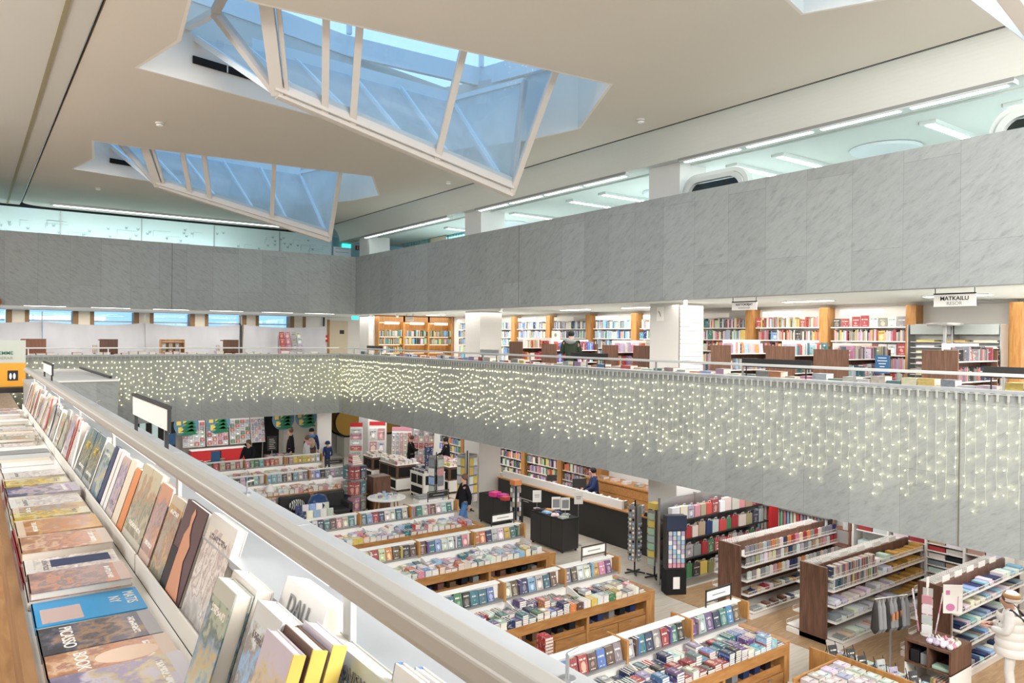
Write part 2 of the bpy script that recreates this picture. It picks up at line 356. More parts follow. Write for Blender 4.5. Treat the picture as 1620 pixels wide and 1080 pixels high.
# a unit book: x width, y thickness (front cover at y=0), z height; spine at x=0
def book_mesh():
    b = MB(); t = .08
    c, q = M['cover'], M['paper']
    b.box(0, 1, 0, t, 0, 1, c).box(0, 1, 1-t, 1, 0, 1, c).box(0, .03, t, 1-t, 0, 1, c).box(.03, .97, t, 1-t, .015, .985, q)
    me = bpy.data.meshes.new('book'); me.from_pydata(b.v, [], b.f)
    for x in b.mats: me.materials.append(x)
    me.polygons.foreach_set('material_index', b.m); return me
BOOK = book_mesh()
NK = {}; OVER = {}
def book(label, group, cname, mtx, dims, name='book'):
    if len(label.split()) > 16: print('LONG', label)
    NK[name] = NK.get(name, 0)+1
    if NK[name] > 296: massbook(OVER.setdefault(name, MB()), mtx, dims, jit(PAL[cname], .2)); return None
    o = bpy.data.objects.new(name, BOOK); COL.objects.link(o)
    o.matrix_world = mtx @ Matrix.Diagonal((*dims, 1)); o.color = (*jit(PAL[cname], .2), 1)
    return tag(o, label, 'book', group)
def TM(x, y, z, rx=0, ry=0, rz=0):
    return Matrix.Translation((x, y, z)) @ Matrix.Rotation(rz, 4, 'Z') @ Matrix.Rotation(ry, 4, 'Y') @ Matrix.Rotation(rx, 4, 'X')
LX = Matrix.Rotation(PI/2, 4, 'X')
def massbook(b, T, dims, c):
    old = b.T; b.T = T @ Matrix.Diagonal((*dims, 1))
    b.box(0, 1, 0, .1, 0, 1, M['coverstuff'], c).box(0, 1, .9, 1, 0, 1, M['coverstuff'], c).box(0, .03, .1, .9, 0, 1, M['coverstuff'], c).box(.03, .97, .1, .9, .02, .98, M['mass'], (.8, .76, .68))
    b.T = old

# ================================================================== THE ROOM
XB, YA, YU = 11.66, 27.3, 25.9
struct(box(-6, 18, -7, 34, -.1, 0), 'floor', wood('ground_floor', (.50, .45, .38), (.60, .55, .47), (.5, 5, 1), .35))
struct(box(12.3, 16.8, -6, 11.1, 0, .012), 'trim_1', wood('aisle_parquet', (.30, .19, .10), (.42, .28, .16), (1, 9, 1), .35), label='brown wood floor strip between the stationery shelves')
# mezzanine slabs and their soffits
slab = wood('mezzanine_floor', (.35, .19, .08), (.50, .30, .14), (7, .8, 1), .4)
struct(box(XB+.3, 16.9, -6.5, 33.1, 2.75, 3.96), 'floor_mezzanine_right', M['white'])
struct(box(-5, XB+.3, YA+.3, 33.1, 2.75, 3.96), 'floor_mezzanine_end', M['white'])
struct(box(-5, .9, -6.5, YA+.3, 3.6, 3.96), 'floor_mezzanine_near', slab)
struct(box(-.02, .0, -6.4, 14, 3.96, 3.975), 'trim_2', M['oak'])
struct(box(XB+.3, 16.9, -6.5, 33.1, 6.45, 7.4), 'ceiling_mezzanine_right', M['plaster_cool'])
struct(box(-5, XB+.3, YU+.3, 33.1, 6.45, 7.4), 'ceiling_mezzanine_end', M['plaster_cool'])
# marble parapets
struct(box(XB, XB+.3, -6.5, YA+.3, 2.61, 4.87), 'wall_right_lower', M['marbleB'])
struct(box(XB-.015, XB+.36, -6.5, YA+.02, 4.87, 4.91), 'trim_3', M['cap'])
struct(box(-4, XB, YA, YA+.3, 2.61, 4.87), 'wall_end_lower', M['marbleA'])
struct(box(-4, XB, YA-.015, YA+.36, 4.87, 4.91), 'trim_4', M['cap'])
struct(box(XB, XB+.3, -6.5, YU+.3, 6.4, 8.54), 'wall_right_upper', M['marbleB'])
struct(box(-5, XB, YU, YU+.3, 6.4, 8.54), 'wall_end_upper', M['marbleA'])
# near parapet with a wide marble top
struct(box(.66, 1.0, -3, 13.2, 2.61, 4.885), 'wall_near_lower', M['marbleB'])
cp = struct(MB().prism([(.65, -3), (1.005, -3), (1.005, 13.2), (.65, 13.2)], 4.885, 4.91), 'trim_5', M['cap'])
for i, (a, b) in enumerate([(-3, .6), (.61, 2.6), (2.61, 4.6), (4.61, 7.3), (7.31, 10.1), (10.11, 13.2)]):
    struct(box(.93, 1.012, a, b, 4.905, 4.916), 'trim_%d' % (6+i), M['cap'])
struct(box(XB-.004, XB+.01, 4.88, 4.90, 2.61, 4.86), 'trim_22', mat('joint_brown', (.16, .15, .12), .8)); struct(box(5.29, 5.305, YU-.004, YU+.01, 6.4, 8.54), 'trim_23', bpy.data.materials['joint_brown']); struct(box(XB-.004, XB+.01, 15.68, 15.69, 6.4, 8.54), 'trim_24', bpy.data.materials['joint_brown'])
# outer walls
struct(box(16.9, 17.1, -6.5, 33.3, 0, 9.5), 'wall_right', M['white'])
struct(box(-6, 17.1, 33.6, 33.8, 0, 2.75), 'wall_end', vary(mat('pale_stone', (.52, .48, .42), .6), .06, 1.2))
struct(box(-6, 17.1, 33.6, 33.8, 7.4, 10.4), 'wall_end_top', mat('teal_grey_wall', (.30, .40, .39), .7))
struct(box(-5.2, -5, -6.5, 33.6, 0, 10.4), 'wall_left', M['white'])
struct(box(-5.2, 17.1, -6.9, -6.5, 0, 10.4), 'wall_back', M['white'])
# street windows of the mezzanine end wall, deep piers with oak sides
pier = MB(); sid = MB()
xs = [-3.0, -.88]+[1.27+2.12*i for i in range(6)]
for x in xs:
    pier.box(x+.02, x+.42, 33.0, 33.6, 3.96, 6.45); 
    sid.box(x-.16, x+.02, 32.98, 33.5, 3.96, 6.45).box(x+.42, x+.56, 32.98, 33.5, 3.96, 6.45)
struct(pier, 'wall_end_piers', mat('cream_paint', (.68, .61, .49), .6)); struct(sid, 'trim_12', mat('brown_reveal', (.25, .15, .07), .5))
struct(box(-5, 12.3, 33.25, 33.6, 3.96, 4.7), 'wall_end_sill', M['white'])
struct(box(12.28, 17, 33.1, 33.6, 3.96, 6.45), 'wall_end_corner', M['white'])
for i, x in enumerate(xs[:-1]):
    w = struct(MB().box(x+.56, x+1.96, 33.4, 33.44, 6.05, 6.1).box(x+.56, x+1.96, 33.4, 33.44, 4.7, 4.76), 'window_%d' % (i+1), M['frame'])
    g = box(x+.56, x+1.96, 33.41, 33.42, 4.76, 6.45).build('pane', M['glass'], w)
# main ceiling with three openings for the crystal skylights
ZC = 10.0
def opening(dy): return [(x, y+dy) for x, y in [(2.25, 9.95), (2.5, 12.0), (2.2, 13.67), (9.1, 15.28), (10.1, 13.28), (10.4, 11.86), (9.0, 9.42), (3.1, 9.98)]]
OPS = [opening(0), opening(9.45), opening(-9.4)]
outer = [(1.45, -6.5), (XB-.02, -6.5), (XB-.02, 30.7)]+[(1.45+.9-.9*math.cos(a), 30.0-.0+.7*math.sin(a)-.0) for a in [PI/2*i/6 for i in range(6, -1, -1)]]
def ceil_obj(outer, holes, z, name, m):
    mb = polymesh(outer, holes, z, True); o = struct(mb, name, m)
    return o
c1 = ceil_obj(outer, OPS, ZC, 'ceiling', M['plaster'])
so = c1.modifiers.new('solid', 'SOLIDIFY'); so.thickness = .08; so.offset = -1
struct(box(XB+.02, XB+.05, -6.5, 30.7, ZC-.002, ZC+.1), 'trim_13', M['slot'])
struct(box(XB-.03, XB+.012, -6.5, 30.7, ZC+.02, ZC+.1), 'trim_14', M['slot'])
# ceiling to the right: short flat strip, then a curved drop to the third-floor ceiling
prof = [(XB+.012, ZC)]+[(XB+.03+.47*math.sin(PI/2*k/12), ZC-.58*(1-math.cos(PI/2*k/12))) for k in range(1, 13)]+[(16.9, 9.42)]
mb = MB(); n = len(prof)
mb.add([(x, -6.5, z) for x, z in prof]+[(x, 28.6, z) for x, z in prof]+[(x, 28.6, z+.1) for x, z in prof]+[(x, -6.5, z+.1) for x, z in prof],
       [(i, i+n, i+n+1, i+1) for i in range(n-1)]+[(i+3*n+1, i+2*n+1, i+2*n, i+3*n) for i in range(n-1)])
struct(mb, 'ceiling_upper_right', vary(mat('ceiling_green_white', (.63, .64, .60), .8, spec=.1), .02, .5))
struct(box(XB, 16.9, 28.6, 33.6, ZC, ZC+.1), 'ceiling_upper_corner', M['plaster_cool'])
struct(box(-5, 1.40, -6.5, 30.7, ZC, ZC+.1), 'ceiling_left', vary(mat('ceiling_left_plaster', (.57, .56, .52), .8, spec=.1), .02, .5))
struct(box(1.40, 1.45, -6.5, 30.7, ZC+.07, ZC+.16), 'trim_15', M['slot'])
struct(box(1.40, 1.413, -6.5, 30.2, ZC-.012, ZC+.0), 'trim_16', M['steel'])
struct(box(1.02, 1.08, -6.5, 30.7, ZC-.012, ZC-.001), 'trim_17', mat('olive_joint', (.28, .25, .15), .7))
struct(box(-5, 12.7, 30.7, 30.95, 9.94, ZC+.3), 'trim_18', M['slot'])
# third floor slab, glass front with printed signs on the end side
struct(box(-5, 12.7, 30.7, 30.73, 7.4, 9.92), 'wall_glass_front', None or mat('frosted_glass', (.66, .80, .78), .35, spec=.4))
gm = MB()
for x in (2.6, 5.2, 7.8, 10.4, 12.68): gm.box(x, x+.025, 30.66, 30.70, 7.4, 9.9)
struct(gm, 'trim_19', M['steel'])
g = MB()
for k in range(95):
    x = R.uniform(.4, 12.4); z = 8.45+R.random()*1.2; s = .045
    g.bar((x-s, 30.685, z+s), (x-s/2, 30.685, z-s), .012, .006).bar((x-s/2, 30.685, z-s), (x, 30.685, z+s*.6), .012, .006).bar((x, 30.685, z+s*.6), (x+s/2, 30.685, z-s), .012, .006).bar((x+s/2, 30.685, z-s), (x+s, 30.685, z+s), .012, .006)
for k in range(60):
    x = R.uniform(.4, 12.4); z = 8.45+R.random()*1.2; w = R.uniform(.2, .7)
    g.box(x, x+w, 30.686, 30.69, z, z+.006).box(x, x+.006, 30.686, 30.69, z-.2, z)
tag(g.build('glyph_print', mat('grey_print', (.30, .40, .40), .6)), 'grey letters and fine lines printed across the upper glass partition', 'glass print')
struct(box(12.7, 16.9, 31.6, 31.7, 7.4, ZC), 'wall_upper_corner', mat('teal_wall', (.34, .47, .45), .7))

# ---------------- crystal skylights
def shaft(pts, name, top=11.5):
    mb = MB(); n = len(pts)
    vs = [(x, y, ZC) for x, y in pts]+[(x, y, top) for x, y in pts]
    mb.add(vs, [(i, i+n, (i+1) % n+n, (i+1) % n) for i in range(n)])
    o = struct(mb, name, M['shaft']); s = o.modifiers.new('solid', 'SOLIDIFY'); s.thickness = .06; s.offset = -1
    bm = bmesh.new(); bm.from_mesh(o.data); bmesh.ops.recalc_face_normals(bm, faces=bm.faces); bm.to_mesh(o.data); bm.free()
    return o
for i, q in enumerate(OPS): shaft(q, 'ceiling_shaft_%d' % (i+1))
def skylight(dy, label, which):
    t = thing('crystal_skylight', label, 'skylight', (0, dy, 0), 0, None)
    P1, P2 = Vector((4.07, 12.14, 9.55)), Vector((8.91, 12.28, 8.52))
    def keel(u): return P1.lerp(P2, u)
    def front(u, v):   # v 0..1 up the near face
        a = keel(u); b = Vector((3.05, 9.95, 10.95)).lerp(Vector((8.35, 9.95, 10.72)), u); return a.lerp(b, v)
    def back(u, v):
        a = keel(u); b = Vector((3.05, 14.15, 11.0)).lerp(Vector((8.7, 14.3, 10.9)), u); return a.lerp(b, v)
    L = Vector((3.08, 12.14, 10.62)); RT = Vector((9.25, 12.3, 10.9))
    fr = MB()
    fr.bar(P1, P2, .17, .14).bar(front(0, 0), front(0, 1), .2, .14).bar(front(.035, .0), front(.035, 1), .07, .1).bar(front(1, 0), front(1, 1), .12, .12).bar(front(0, 1), front(1, 1), .1, .1)
    fr.bar(front(0, .075), front(1, .075), .05, .22)
    fr.bar(P1, L, .15, .14).bar(L, front(0, 1), .12, .12).bar(P2, RT, .11, .11)
    fr.build('frame', M['frame'], t, bevel=.008)
    for u in (.17, .275, .63):
        m = MB(); uu = u+.012; m.bar(front(u, 0), front(uu, 1), .115, .12); m.build('mullion', M['frame'], t, bevel=.006)
    def pane(q, name='pane', mm='glass'):
        m = MB(); m.add(q, [tuple(range(len(q)))]); m.build(name, M[mm], t)
    us = [0, .17, .275, .63, 1]
    for a, b in zip(us[:-1], us[1:]): pane([front(a, 0), front(b, 0), front(b, 1), front(a, 1)])
    pane([P1, L, front(0, 1)]); pane([P1, L, back(0, 1)])
    pane([P2, RT, front(1, 1)]); pane([P2, RT, back(1, 1)], mm='skyrefl')
    bb = MB()
    bb.bar(back(0, 0), back(0, 1), .1, .1).bar(back(1, 0), back(1, 1), .12, .12).bar(back(0, 1), back(1, 1), .16, .3).bar(L, back(0, 1), .1, .1).bar(RT, back(1, 1), .1, .1)
    bb.build('back_frame', M['roofbeam'], t)
    for u in (.17, .34, .55, .75):
        m = MB(); m.bar(back(u, 0), back(u+.02, 1), .06, .08); m.build('mullion', M['roofbeam'], t)
    for a, b in zip([0, .17, .34, .55, .75], [.17, .34, .55, .75, 1]): pane([back(a, 0), back(b, 0), back(b, 1), back(a, 1)], mm='skyrefl')
    # roof lantern above: deep ring beam, upper sash and sloping bars
    ring = MB(); q = [(2.35, 9.9), (2.35, 13.7), (6.3, 14.6), (9.6, 14.45), (10.3, 11.86), (8.95, 9.5)]
    for a, b in zip(q, q[1:]+q[:1]): ring.bar((*a, 11.62), (*b, 11.62), .12, .42)
    ring.build('ring_beam', M['roofbeam'], t)
    up = MB(); q2 = [(2.5, 10), (2.5, 13.6), (6.3, 14.4), (9.5, 14.3), (10.1, 11.86), (8.9, 9.7)]
    for a, b in zip(q2, q2[1:]+q2[:1]): up.bar((*a, 12.25), (*b, 12.25), .08, .12)
    for a in q2: up.bar((*a, 11.8), (*a, 12.25), .09)
    for k in range(1, 7): up.bar((2.5+k*1.0, 9.9, 12.27), (2.7+k*1.05, 14.2, 12.55), .07, .1)
    up.bar((2.5, 12, 12.9), (10.0, 12, 12.7), .1, .12)
    for k in range(0, 8):
        x = 2.6+k*1.02; up.bar((x, 14.2, 12.3), (x, 12, 12.88), .05, .07).bar((x, 9.8, 12.3), (x, 12, 12.88), .05, .07)
    up.build('lantern_bars', M['roofbeam'], t)
    m = MB(); m.add([(2.5, 9.8, 12.3), (10, 9.8, 12.3), (10, 12, 12.78), (2.5, 12, 12.95), (10, 14.3, 12.3), (2.5, 14.3, 12.3)], [(0, 1, 2, 3), (3, 2, 4, 5)])
    m.build('lantern_glass', M['glass'], t)
    return t
s1 = skylight(0, 'faceted glass skylight hanging in the nearer ceiling opening', 0)
s2 = skylight(9.45, 'smaller-looking faceted glass skylight hanging in the farther ceiling opening', 1)
s3 = skylight(-9.4, 'skylight of which only a slanting frame shows at the top right edge of the picture', 2)
# dark return-air slots in the shafts' far walls
for i, dy in enumerate((0, 9.45)):
    a, b = Vector((2.2, 13.67+dy, 0)), Vector((9.1, 15.28+dy, 0)); d = (b-a).normalized(); ang = math.atan2(d.y, d.x)
    t = thing('air_slot', 'dark air slot in the white shaft of the %s skylight' % ('nearer' if i == 0 else 'farther'), 'vent', (2.2+d.x*.95, 13.67+dy+d.y*.95, 10.33), ang)
    box(0, 2.1, -.09, -.065, 0, .13).build('recess', M['slot'], t)
    for k in (.62, 1.25): box(k, k+.02, -.1, -.09, 0, .13).build('divider', M['shaft'], t)
# ------------------------------------------------------------ third floor lamps
def tubes(x, y0, y1, label):
    t = thing('ceiling_light', label, 'ceiling light', (x, y0, 9.42), 0, None)
    L = y1-y0; box(-.11, .11, 0, L, -.07, 0).build('housing', M['plaster_cool'], t)
    box(-.125, -.11, -.02, L+.02, -.05, 0).build('edge_trim', M['inkg'], t)
    n = 4
    for k in range(n): box(-.045, .045, L*k/n+.10, L*(k+1)/n-.08, -.082, -.07).build('diffuser', M['tube'], t)
for y0, w in ((4.45, 'at the right edge'), (12.3, 'above the middle of the marble'), (20.2, 'farthest, near the exit sign'), (-3.4, 'beyond the right edge')):
    tubes(12.27, y0, y0+6.25, 'row of fluorescent tubes along the upper ceiling edge, '+w)
for k, y in enumerate((4.9, 6.2, 9.15, 10.3, 14.4, 15.7, 18.4, 22.3)):
    t = thing('ceiling_light', 'crosswise twin-tube light on the upper floor ceiling, %s from the right' % nth(k), 'ceiling light', (13.4, y, 9.42), 0, 'crosswise upper floor lights')
    box(0, 2.6, -.14, .14, -.06, 0).build('housing', M['plaster_cool'], t)
    box(0, 2.6, .14, .155, -.05, 0).build('edge_trim', M['inkg'], t)
    for a, b in ((.06, 1.25), (1.35, 2.55)): box(a, b, -.065, .065, -.072, -.06).build('diffuser', M['tube'], t)
struct(box(12.75, 12.8, -6.5, 28.6, 9.38, 9.42), 'trim_20', M['plaster_cool'])
for k, y in enumerate((7.6, 11.9, 13.3, 20.3)):
    tag(MB().lathe([(.62, 9.36), (.66, 9.41)], 14.7, y, 24).build('dome_light', mat('opal_dome', (.62, .66, .68), .4)), 'round pale dome set in the upper floor ceiling, %s from the right' % nth(k), 'dome light', 'round ceiling domes')
# rounded window frames standing behind the upper parapet
for y0, lab in ((9.1, 'white rounded frame with dark glass beside the upper floor column'), (3.15, 'white rounded frame with dark glass at the right edge above the marble')):
    t = thing('rounded_window_frame', lab, 'window', (12.42, y0, 7.5))
    def rr(w, hh, rad, n=7):
        q = []
        for cx, cz, a0 in ((w-rad, hh-rad, 0), (rad, hh-rad, PI/2), (rad, rad, PI), (w-rad, rad, 1.5*PI)):
            for k in range(n+1): q.append((cx+rad*math.cos(a0+PI/2*k/n), cz+rad*math.sin(a0+PI/2*k/n)))
        return q
    Wd, H = 1.68, 1.56
    for nm, i0, i1, x0, x1, mm in (('outer_frame', 0, .08, -.06, .1, M['plaster_cool']), ('inner_frame', .09, .18, -.1, .06, M['plaster_cool'])):
        o = rr(Wd-2*i0, H-2*i0, .38-i0*.6); q = rr(Wd-2*i1, H-2*i1, .38-i1*.6); n = len(o)
        vs = [(x0, y+i0, z+i0) for y, z in o]+[(x0, y+i1, z+i1) for y, z in q]+[(x1, y+i0, z+i0) for y, z in o]+[(x1, y+i1, z+i1) for y, z in q]
        fs = [(k, (k+1) % n, (k+1) % n+n, k+n) for k in range(n)]+[(k+2*n, k+3*n, (k+1) % n+3*n, (k+1) % n+2*n) for k in range(n)]+[(k, k+2*n, (k+1) % n+2*n, (k+1) % n) for k in range(n)]+[(k+n, (k+1) % n+n, (k+1) % n+3*n, k+3*n) for k in range(n)]
        MB().add(vs, fs).build(nm, mm, t, smooth=False)
    box(0, .02, .2, Wd-.2, .2, H-.2).build('pane', M['darkglass'], t)
    box(-.02, .0, .22, Wd-.22, 1.12, 1.15).build('glazing_bar', M['steel'], t)
# upper floor partition with curtains, board, exit signs
t = thing('glass_partition', 'teal glass partition with hanging curtain behind the upper parapet', 'partition', (14.5, 22.3, 7.4))
mb = MB()
for k in range(52): mb.box(.03+(k % 2)*.03, .06+(k % 2)*.03, .0+k*.1, .1+k*.1, 0, 2.02)
mb.build('curtain', mat('teal_curtain', (.22, .42, .42), .8), t)
fr = MB()
for y in (0, 1.75, 2.95, 5.2): fr.box(-.05, 0, y-.03, y+.03, 0, 2.02)
fr.build('frame', M['steel'], t); box(-.03, .03, 1.78, 2.92, 0, 2.0).build('door_leaf', mat('beige_door', (.58, .5, .36), .6), t)
t = thing('slatted_board', 'white board with three dark slits beside the upper glass partition', 'board', (12.75, 30.6, 8.3))
box(0, .8, 0, .04, 0, 1.15).build('panel', M['signw'], t)
for k in range(5): box(.08, .7, -.005, 0, 1.08-k*.16, 1.09-k*.16).build('slit', M['ink'], t)
t = thing('exit_sign', 'glowing green exit sign hanging beside the red one under the upper ceiling', 'sign', (13.55, 31.53, 9.53))
box(0, .40, 0, .05, 0, .20).build('panel', M['exitg'], t)
mm = MB(); mm.ball(.12, -.01, .15, .02, .01).bar((.12, -.01, .13), (.14, -.01, .08), .03, .01).bar((.14, -.01, .08), (.10, -.01, .03), .015, .01).bar((.14, -.01, .08), (.18, -.01, .05), .015, .01).bar((.22, -.01, .10), (.34, -.01, .10), .02, .01).bar((.30, -.01, .14), (.35, -.01, .10), .015, .01).bar((.30, -.01, .06), (.35, -.01, .10), .015, .01)
mm.build('running_figure', M['signw'], t)
t = thing('fire_sign', 'red fire equipment sign with white symbols beside the green exit sign', 'sign', (14.2, 31.53, 9.50))
box(0, .42, 0, .05, 0, .20).build('panel', mat('deep_red', (.22, .03, .025), .5), t)
MB().bar((.08, -.01, .03), (.08, -.01, .15), .04, .01).ball(.2, -.01, .1, .045, .008, .045).bar((.28, -.01, .1), (.38, -.01, .1), .02, .01).build('symbols', M['signw'], t)
# smoke detectors and the dome camera
for k, (x, y) in enumerate([(3.2, 16.9), (3.15, 25.6), (10.9, 10.6), (11.0, 18.2)]):
    t = thing('smoke_detector', ['white smoke detector on the ceiling left of the nearer skylight', 'white smoke detector on the ceiling left of the farther skylight', 'white smoke detector on the ceiling by the dark joint, the nearer one', 'white smoke detector on the ceiling by the dark joint, the farther one'][k], 'smoke detector', (x, y, ZC), 0)
    MB().lathe([(.05, -.07), (.07, -.055), (.07, -.04)], 0, 0, 12).build('sensor', M['signw'], t); MB().lathe([(.085, -.03), (.09, 0)], 0, 0, 12).build('base', M['frame'], t)
t = thing('dome_camera', 'white security camera with black dome at the upper left ceiling', 'camera', (.55, 10.6, ZC))
MB().lathe([(.10, -.18), (.13, -.16), (.13, 0)], 0, 0, 20).build('housing', M['signw'], t, smooth=True)
MB().lathe([(.01, -.31), (.06, -.295), (.10, -.25), (.115, -.19), (.115, -.18)], 0, 0, 20).build('dome', M['darkglass'], t, smooth=True)
t = thing('ceiling_light', 'long slim light strip along the far end of the ceiling', 'ceiling light', (2.2, 29.4, 9.9))
box(0, 8.2, 0, .12, .02, .1).build('housing', M['plaster_cool'], t); box(.1, 8.1, .0, .1, .0, .02).build('diffuser', M['tube'], t)
# columns
def col(x, y, z0, z1, nm):
    q = 1.0 if z0 > 7 else 1.085; struct(box(x*q, x*q+.86, y*q, y*q+.9, z0, z1), nm, M['colw'])
k = 0
for z0, z1 in ((0, 2.75), (3.96, 6.45), (7.4, 9.42)):
    for y in (10.88, 18.6, 26.3): k += 1; col(12.4, y, z0, z1, 'wall_column_%d' % k)
t = thing('slatwall_panel', 'white slatwall panel on the side of the mezzanine column', 'display panel', (13.47, 11.74, 3.97))
mb = MB()
for k in range(24): mb.box(0, .8, 0, .03, .02+k*.1, .11+k*.1)
mb.build('slats', M['white'], t); box(0, .8, .035, .06, 0, 2.44).build('backing', M['inkg'], t)
# lower wall corner behind the tables, ground floor back
struct(box(11.7, 12.3, 29.6, 29.7, 0, 2.75), 'wall_ground_panel', M['white'])

# ------------------------------------------------------------ lights under the soffits
def downlight(x, y, z, sx, sy, power, lab, group, col=WARM):
    t = thing('ceiling_light', lab, 'ceiling light', (x, y, z), 0, group)
    box(-sx/2-.03, sx/2+.03, -sy/2-.03, sy/2+.03, -.02, 0).build('housing', M['signw'], t)
    box(-sx/2, sx/2, -sy/2, sy/2, -.03, -.02).build('diffuser', M['lampw'], t)
i = 0
for y in (1.2, 2.9, 4.75, 6.5, 8.4, 10.2, 12.4, 14.6, 16.6, 20.8, 23.0, 25.2):
    downlight(12.14, y, 6.4495, .22, .75, 0, 'bright flush lamp in the mezzanine ceiling edge, %s from the right' % nth(i), 'edge lamps of the mezzanine ceiling'); i += 1
i = 0
for y in (3.2, 6.2, 9.2, 14.2, 16.8, 22, 25):
    downlight(14.6, y, 6.4495, .2, 1.1, 0, 'bright flush lamp deeper in the mezzanine ceiling, %s from the right' % nth(i), 'inner lamps of the mezzanine ceiling'); i += 1
i = 0
for x in (.2, 1.9, 3.7, 5.5, 7.3, 9.1, 10.7):
    downlight(x, 26.9, 6.4495, 1.1, .2, 0, 'slim lamp under the far marble band, %s from the left' % nth(i), 'lamps under the far marble band'); i += 1
for y in (-2, 4, 10, 16, 22, 28): area('soffit_light', (14.8, y, 6.40), 3.6, 205, WARM, sy=4)
for y in (-2, 4, 10, 16, 22, 28): area('soffit_light', (14.4, y, 2.72), 3.2, 130, NEUT, sy=4)
for x in (-2, 3, 8): area('soffit_light', (x, 29.3, 6.40), 4, 85, WARM, sy=2); area('soffit_light', (x, 32.1, 6.40), 4, 45, WARM, sy=1); area('soffit_light', (x, 30.5, 2.72), 4, 110, NEUT, sy=3)  # row behind the sheets is an added light for the window piers
for y in (3, 12, 21): area('upper_floor_light', (14.2, y, 9.33), 1.2, 150, COOL, sy=6)
for y in (3, 12, 21): area('upper_floor_light', (14.2, y, 7.6), 2.2, 50, COOL, rot=(PI, 0, 0), sy=6)  # unseen uplights added on the upper slab to brighten its ceiling
area('upper_floor_light', (4, 29.6, 8.6), 9, 90, COOL, rot=(PI/2, 0, 0), sy=.3)  # unseen light added in front of the frosted glass to brighten it

# ================================================================== NEAR BOOK DISPLAY
t = thing('display_counter', 'long white-topped display counter with oak front lip along the near parapet', 'counter', (0, 0, 3.96))
box(.16, .552, -2.0, 11.4, .60, .66).build('tabletop', M['signw'], t)
box(.128, .16, -2.0, 11.4, .52, .675).build('front_lip', wood('brown_oak', (.26, .13, .05), (.36, .20, .09), (6, .7, 6)), t)
box(.22, .64, -2.0, 11.4, 0.016, .60).build('body', M['oakv'], t)
t = thing('book_ledge', 'pale raised ledge with upturned lip that holds the leaning art books', 'ledge', (0, 0, 4.62))
for a, b in ((2.1, 3.36), (3.38, 5.0), (5.02, 6.9), (6.92, 8.9), (8.92, 11.3)):
    MB().box(.555, .657, a, b, 0, .055).box(.555, .562, a, b, .055, .075).build('ledge_section', M['shelf'], t)
t = thing('handrail', 'rounded brushed metal handrail on flat posts above the near marble parapet', 'handrail', (.62, 0, 4.91))
pts = [(-.038, .200), (-.034, .186), (.034, .186), (.040, .202), (.036, .222), (.018, .236), (-.014, .236), (-.032, .224)]
mb = MB(); n = len(pts)
mb.add([(x, -1.0, z) for x, z in pts]+[(x, 11.6, z) for x, z in pts], [(i, (i+1) % n, (i+1) % n+n, i+n) for i in range(n)]+[tuple(range(n))[::-1], tuple(range(n, 2*n))])
mb.build('rail', M['rail'], t, smooth=False, bevel=.004)
for y in (1.52, 3.16, 4.8, 6.4, 8.0, 9.6, 11.2): MB().box(.05, .064, y-.02, y+.02, 0, .20).box(.0, .06, y-.012, y+.012, .175, .192).build('post', M['steel'], t)
for y in (2.0, 3.75, 5.5, 7.25, 9.0): box(-.022, .022, y-.55, y+.55, .176, .189).build('light_strip', M['ledn'], t)

def stand_book(y0, w, hh, th, x, m, label, lean=.31, bz=4.678, spine=None, titled=None, name='art_book', pages='fore'):
    """book leaning on the parapet: cover towards the room; fore-edge or spine at its near (low y) end"""
    t = thing(name, label, 'book', (x, y0, bz), 0, 'art books leaning along the near parapet'); t.rotation_euler = (0, lean, 0)
    cov = MB().box(0, .004, 0, w, 0, hh).box(th-.004, th, 0, w, 0, hh)
    cov.build('cover', m, t)
    if pages == 'fore': box(.004, th-.004, .004, w-.004, .003, hh-.003).build('page_block', M['paper'], t); box(.0, th, w-.003, w, 0, hh).build('spine', spine or m, t)
    else: box(.004, th-.004, .004, w-.004, .003, hh-.003).build('page_block', M['paper'], t); box(.0, th, -.004, .0, 0, hh).build('spine', spine or m, t)
    if titled:
        for body, size, yy, zz, mm in titled: text(body, size, mm, t, (-.002, yy, zz), (PI/2, 0, -PI/2))
    return t
a1 = art('cover_stone', [(.42, .43, .38), (.22, .26, .24), (.50, .42, .28)], 7)
a_teal = art('cover_teal', [(.05, .09, .11), (.08, .14, .16), (.40, .34, .14)], 9)
a_lav = art('cover_lavender', [(.46, .40, .48), (.55, .42, .40), (.28, .26, .42)], 6)
a_mon = art('cover_waterlily', [(.20, .32, .44), (.36, .44, .36), (.62, .48, .22), (.08, .16, .18)], 9)
a_gold = art('cover_river', [(.32, .32, .26), (.56, .38, .16), (.42, .24, .20)], 5, 'wave')
a_pink = art('cover_rose', [(.46, .30, .28), (.58, .30, .20), (.32, .28, .30)], 7)
a_arch = art('cover_arches', [(.34, .33, .25), (.50, .46, .33), (.24, .27, .22), (.48, .26, .16)], 8)
a_sky = art('cover_rocks', [(.26, .46, .72), (.62, .70, .76), (.30, .28, .26)], 5)
a_white = art('cover_white', [(.72, .70, .68), (.68, .64, .58), (.48, .40, .40)], 10)
a_or = art('cover_ochre', [(.52, .22, .07), (.62, .36, .14), (.50, .28, .20)], 6)
a_or2 = art('cover_salmon', [(.55, .28, .16), (.66, .45, .30), (.45, .24, .20)], 7)
a_ye = art('cover_yellow', [(.70, .48, .06), (.66, .56, .28), (.40, .30, .12)], 6)
a_pu = art('cover_nebula', [(.10, .10, .20), (.34, .26, .42), (.60, .50, .46)], 5)
a_dk = art('cover_dark_scene', [(.06, .065, .09), (.12, .12, .16), (.42, .26, .16)], 5)
a_lil = art('cover_lilac_star', [(.32, .28, .44), (.56, .52, .62), (.66, .56, .34)], 6)
plain = {k: mat('cloth_'+k, PAL[k], .5) for k in PAL}
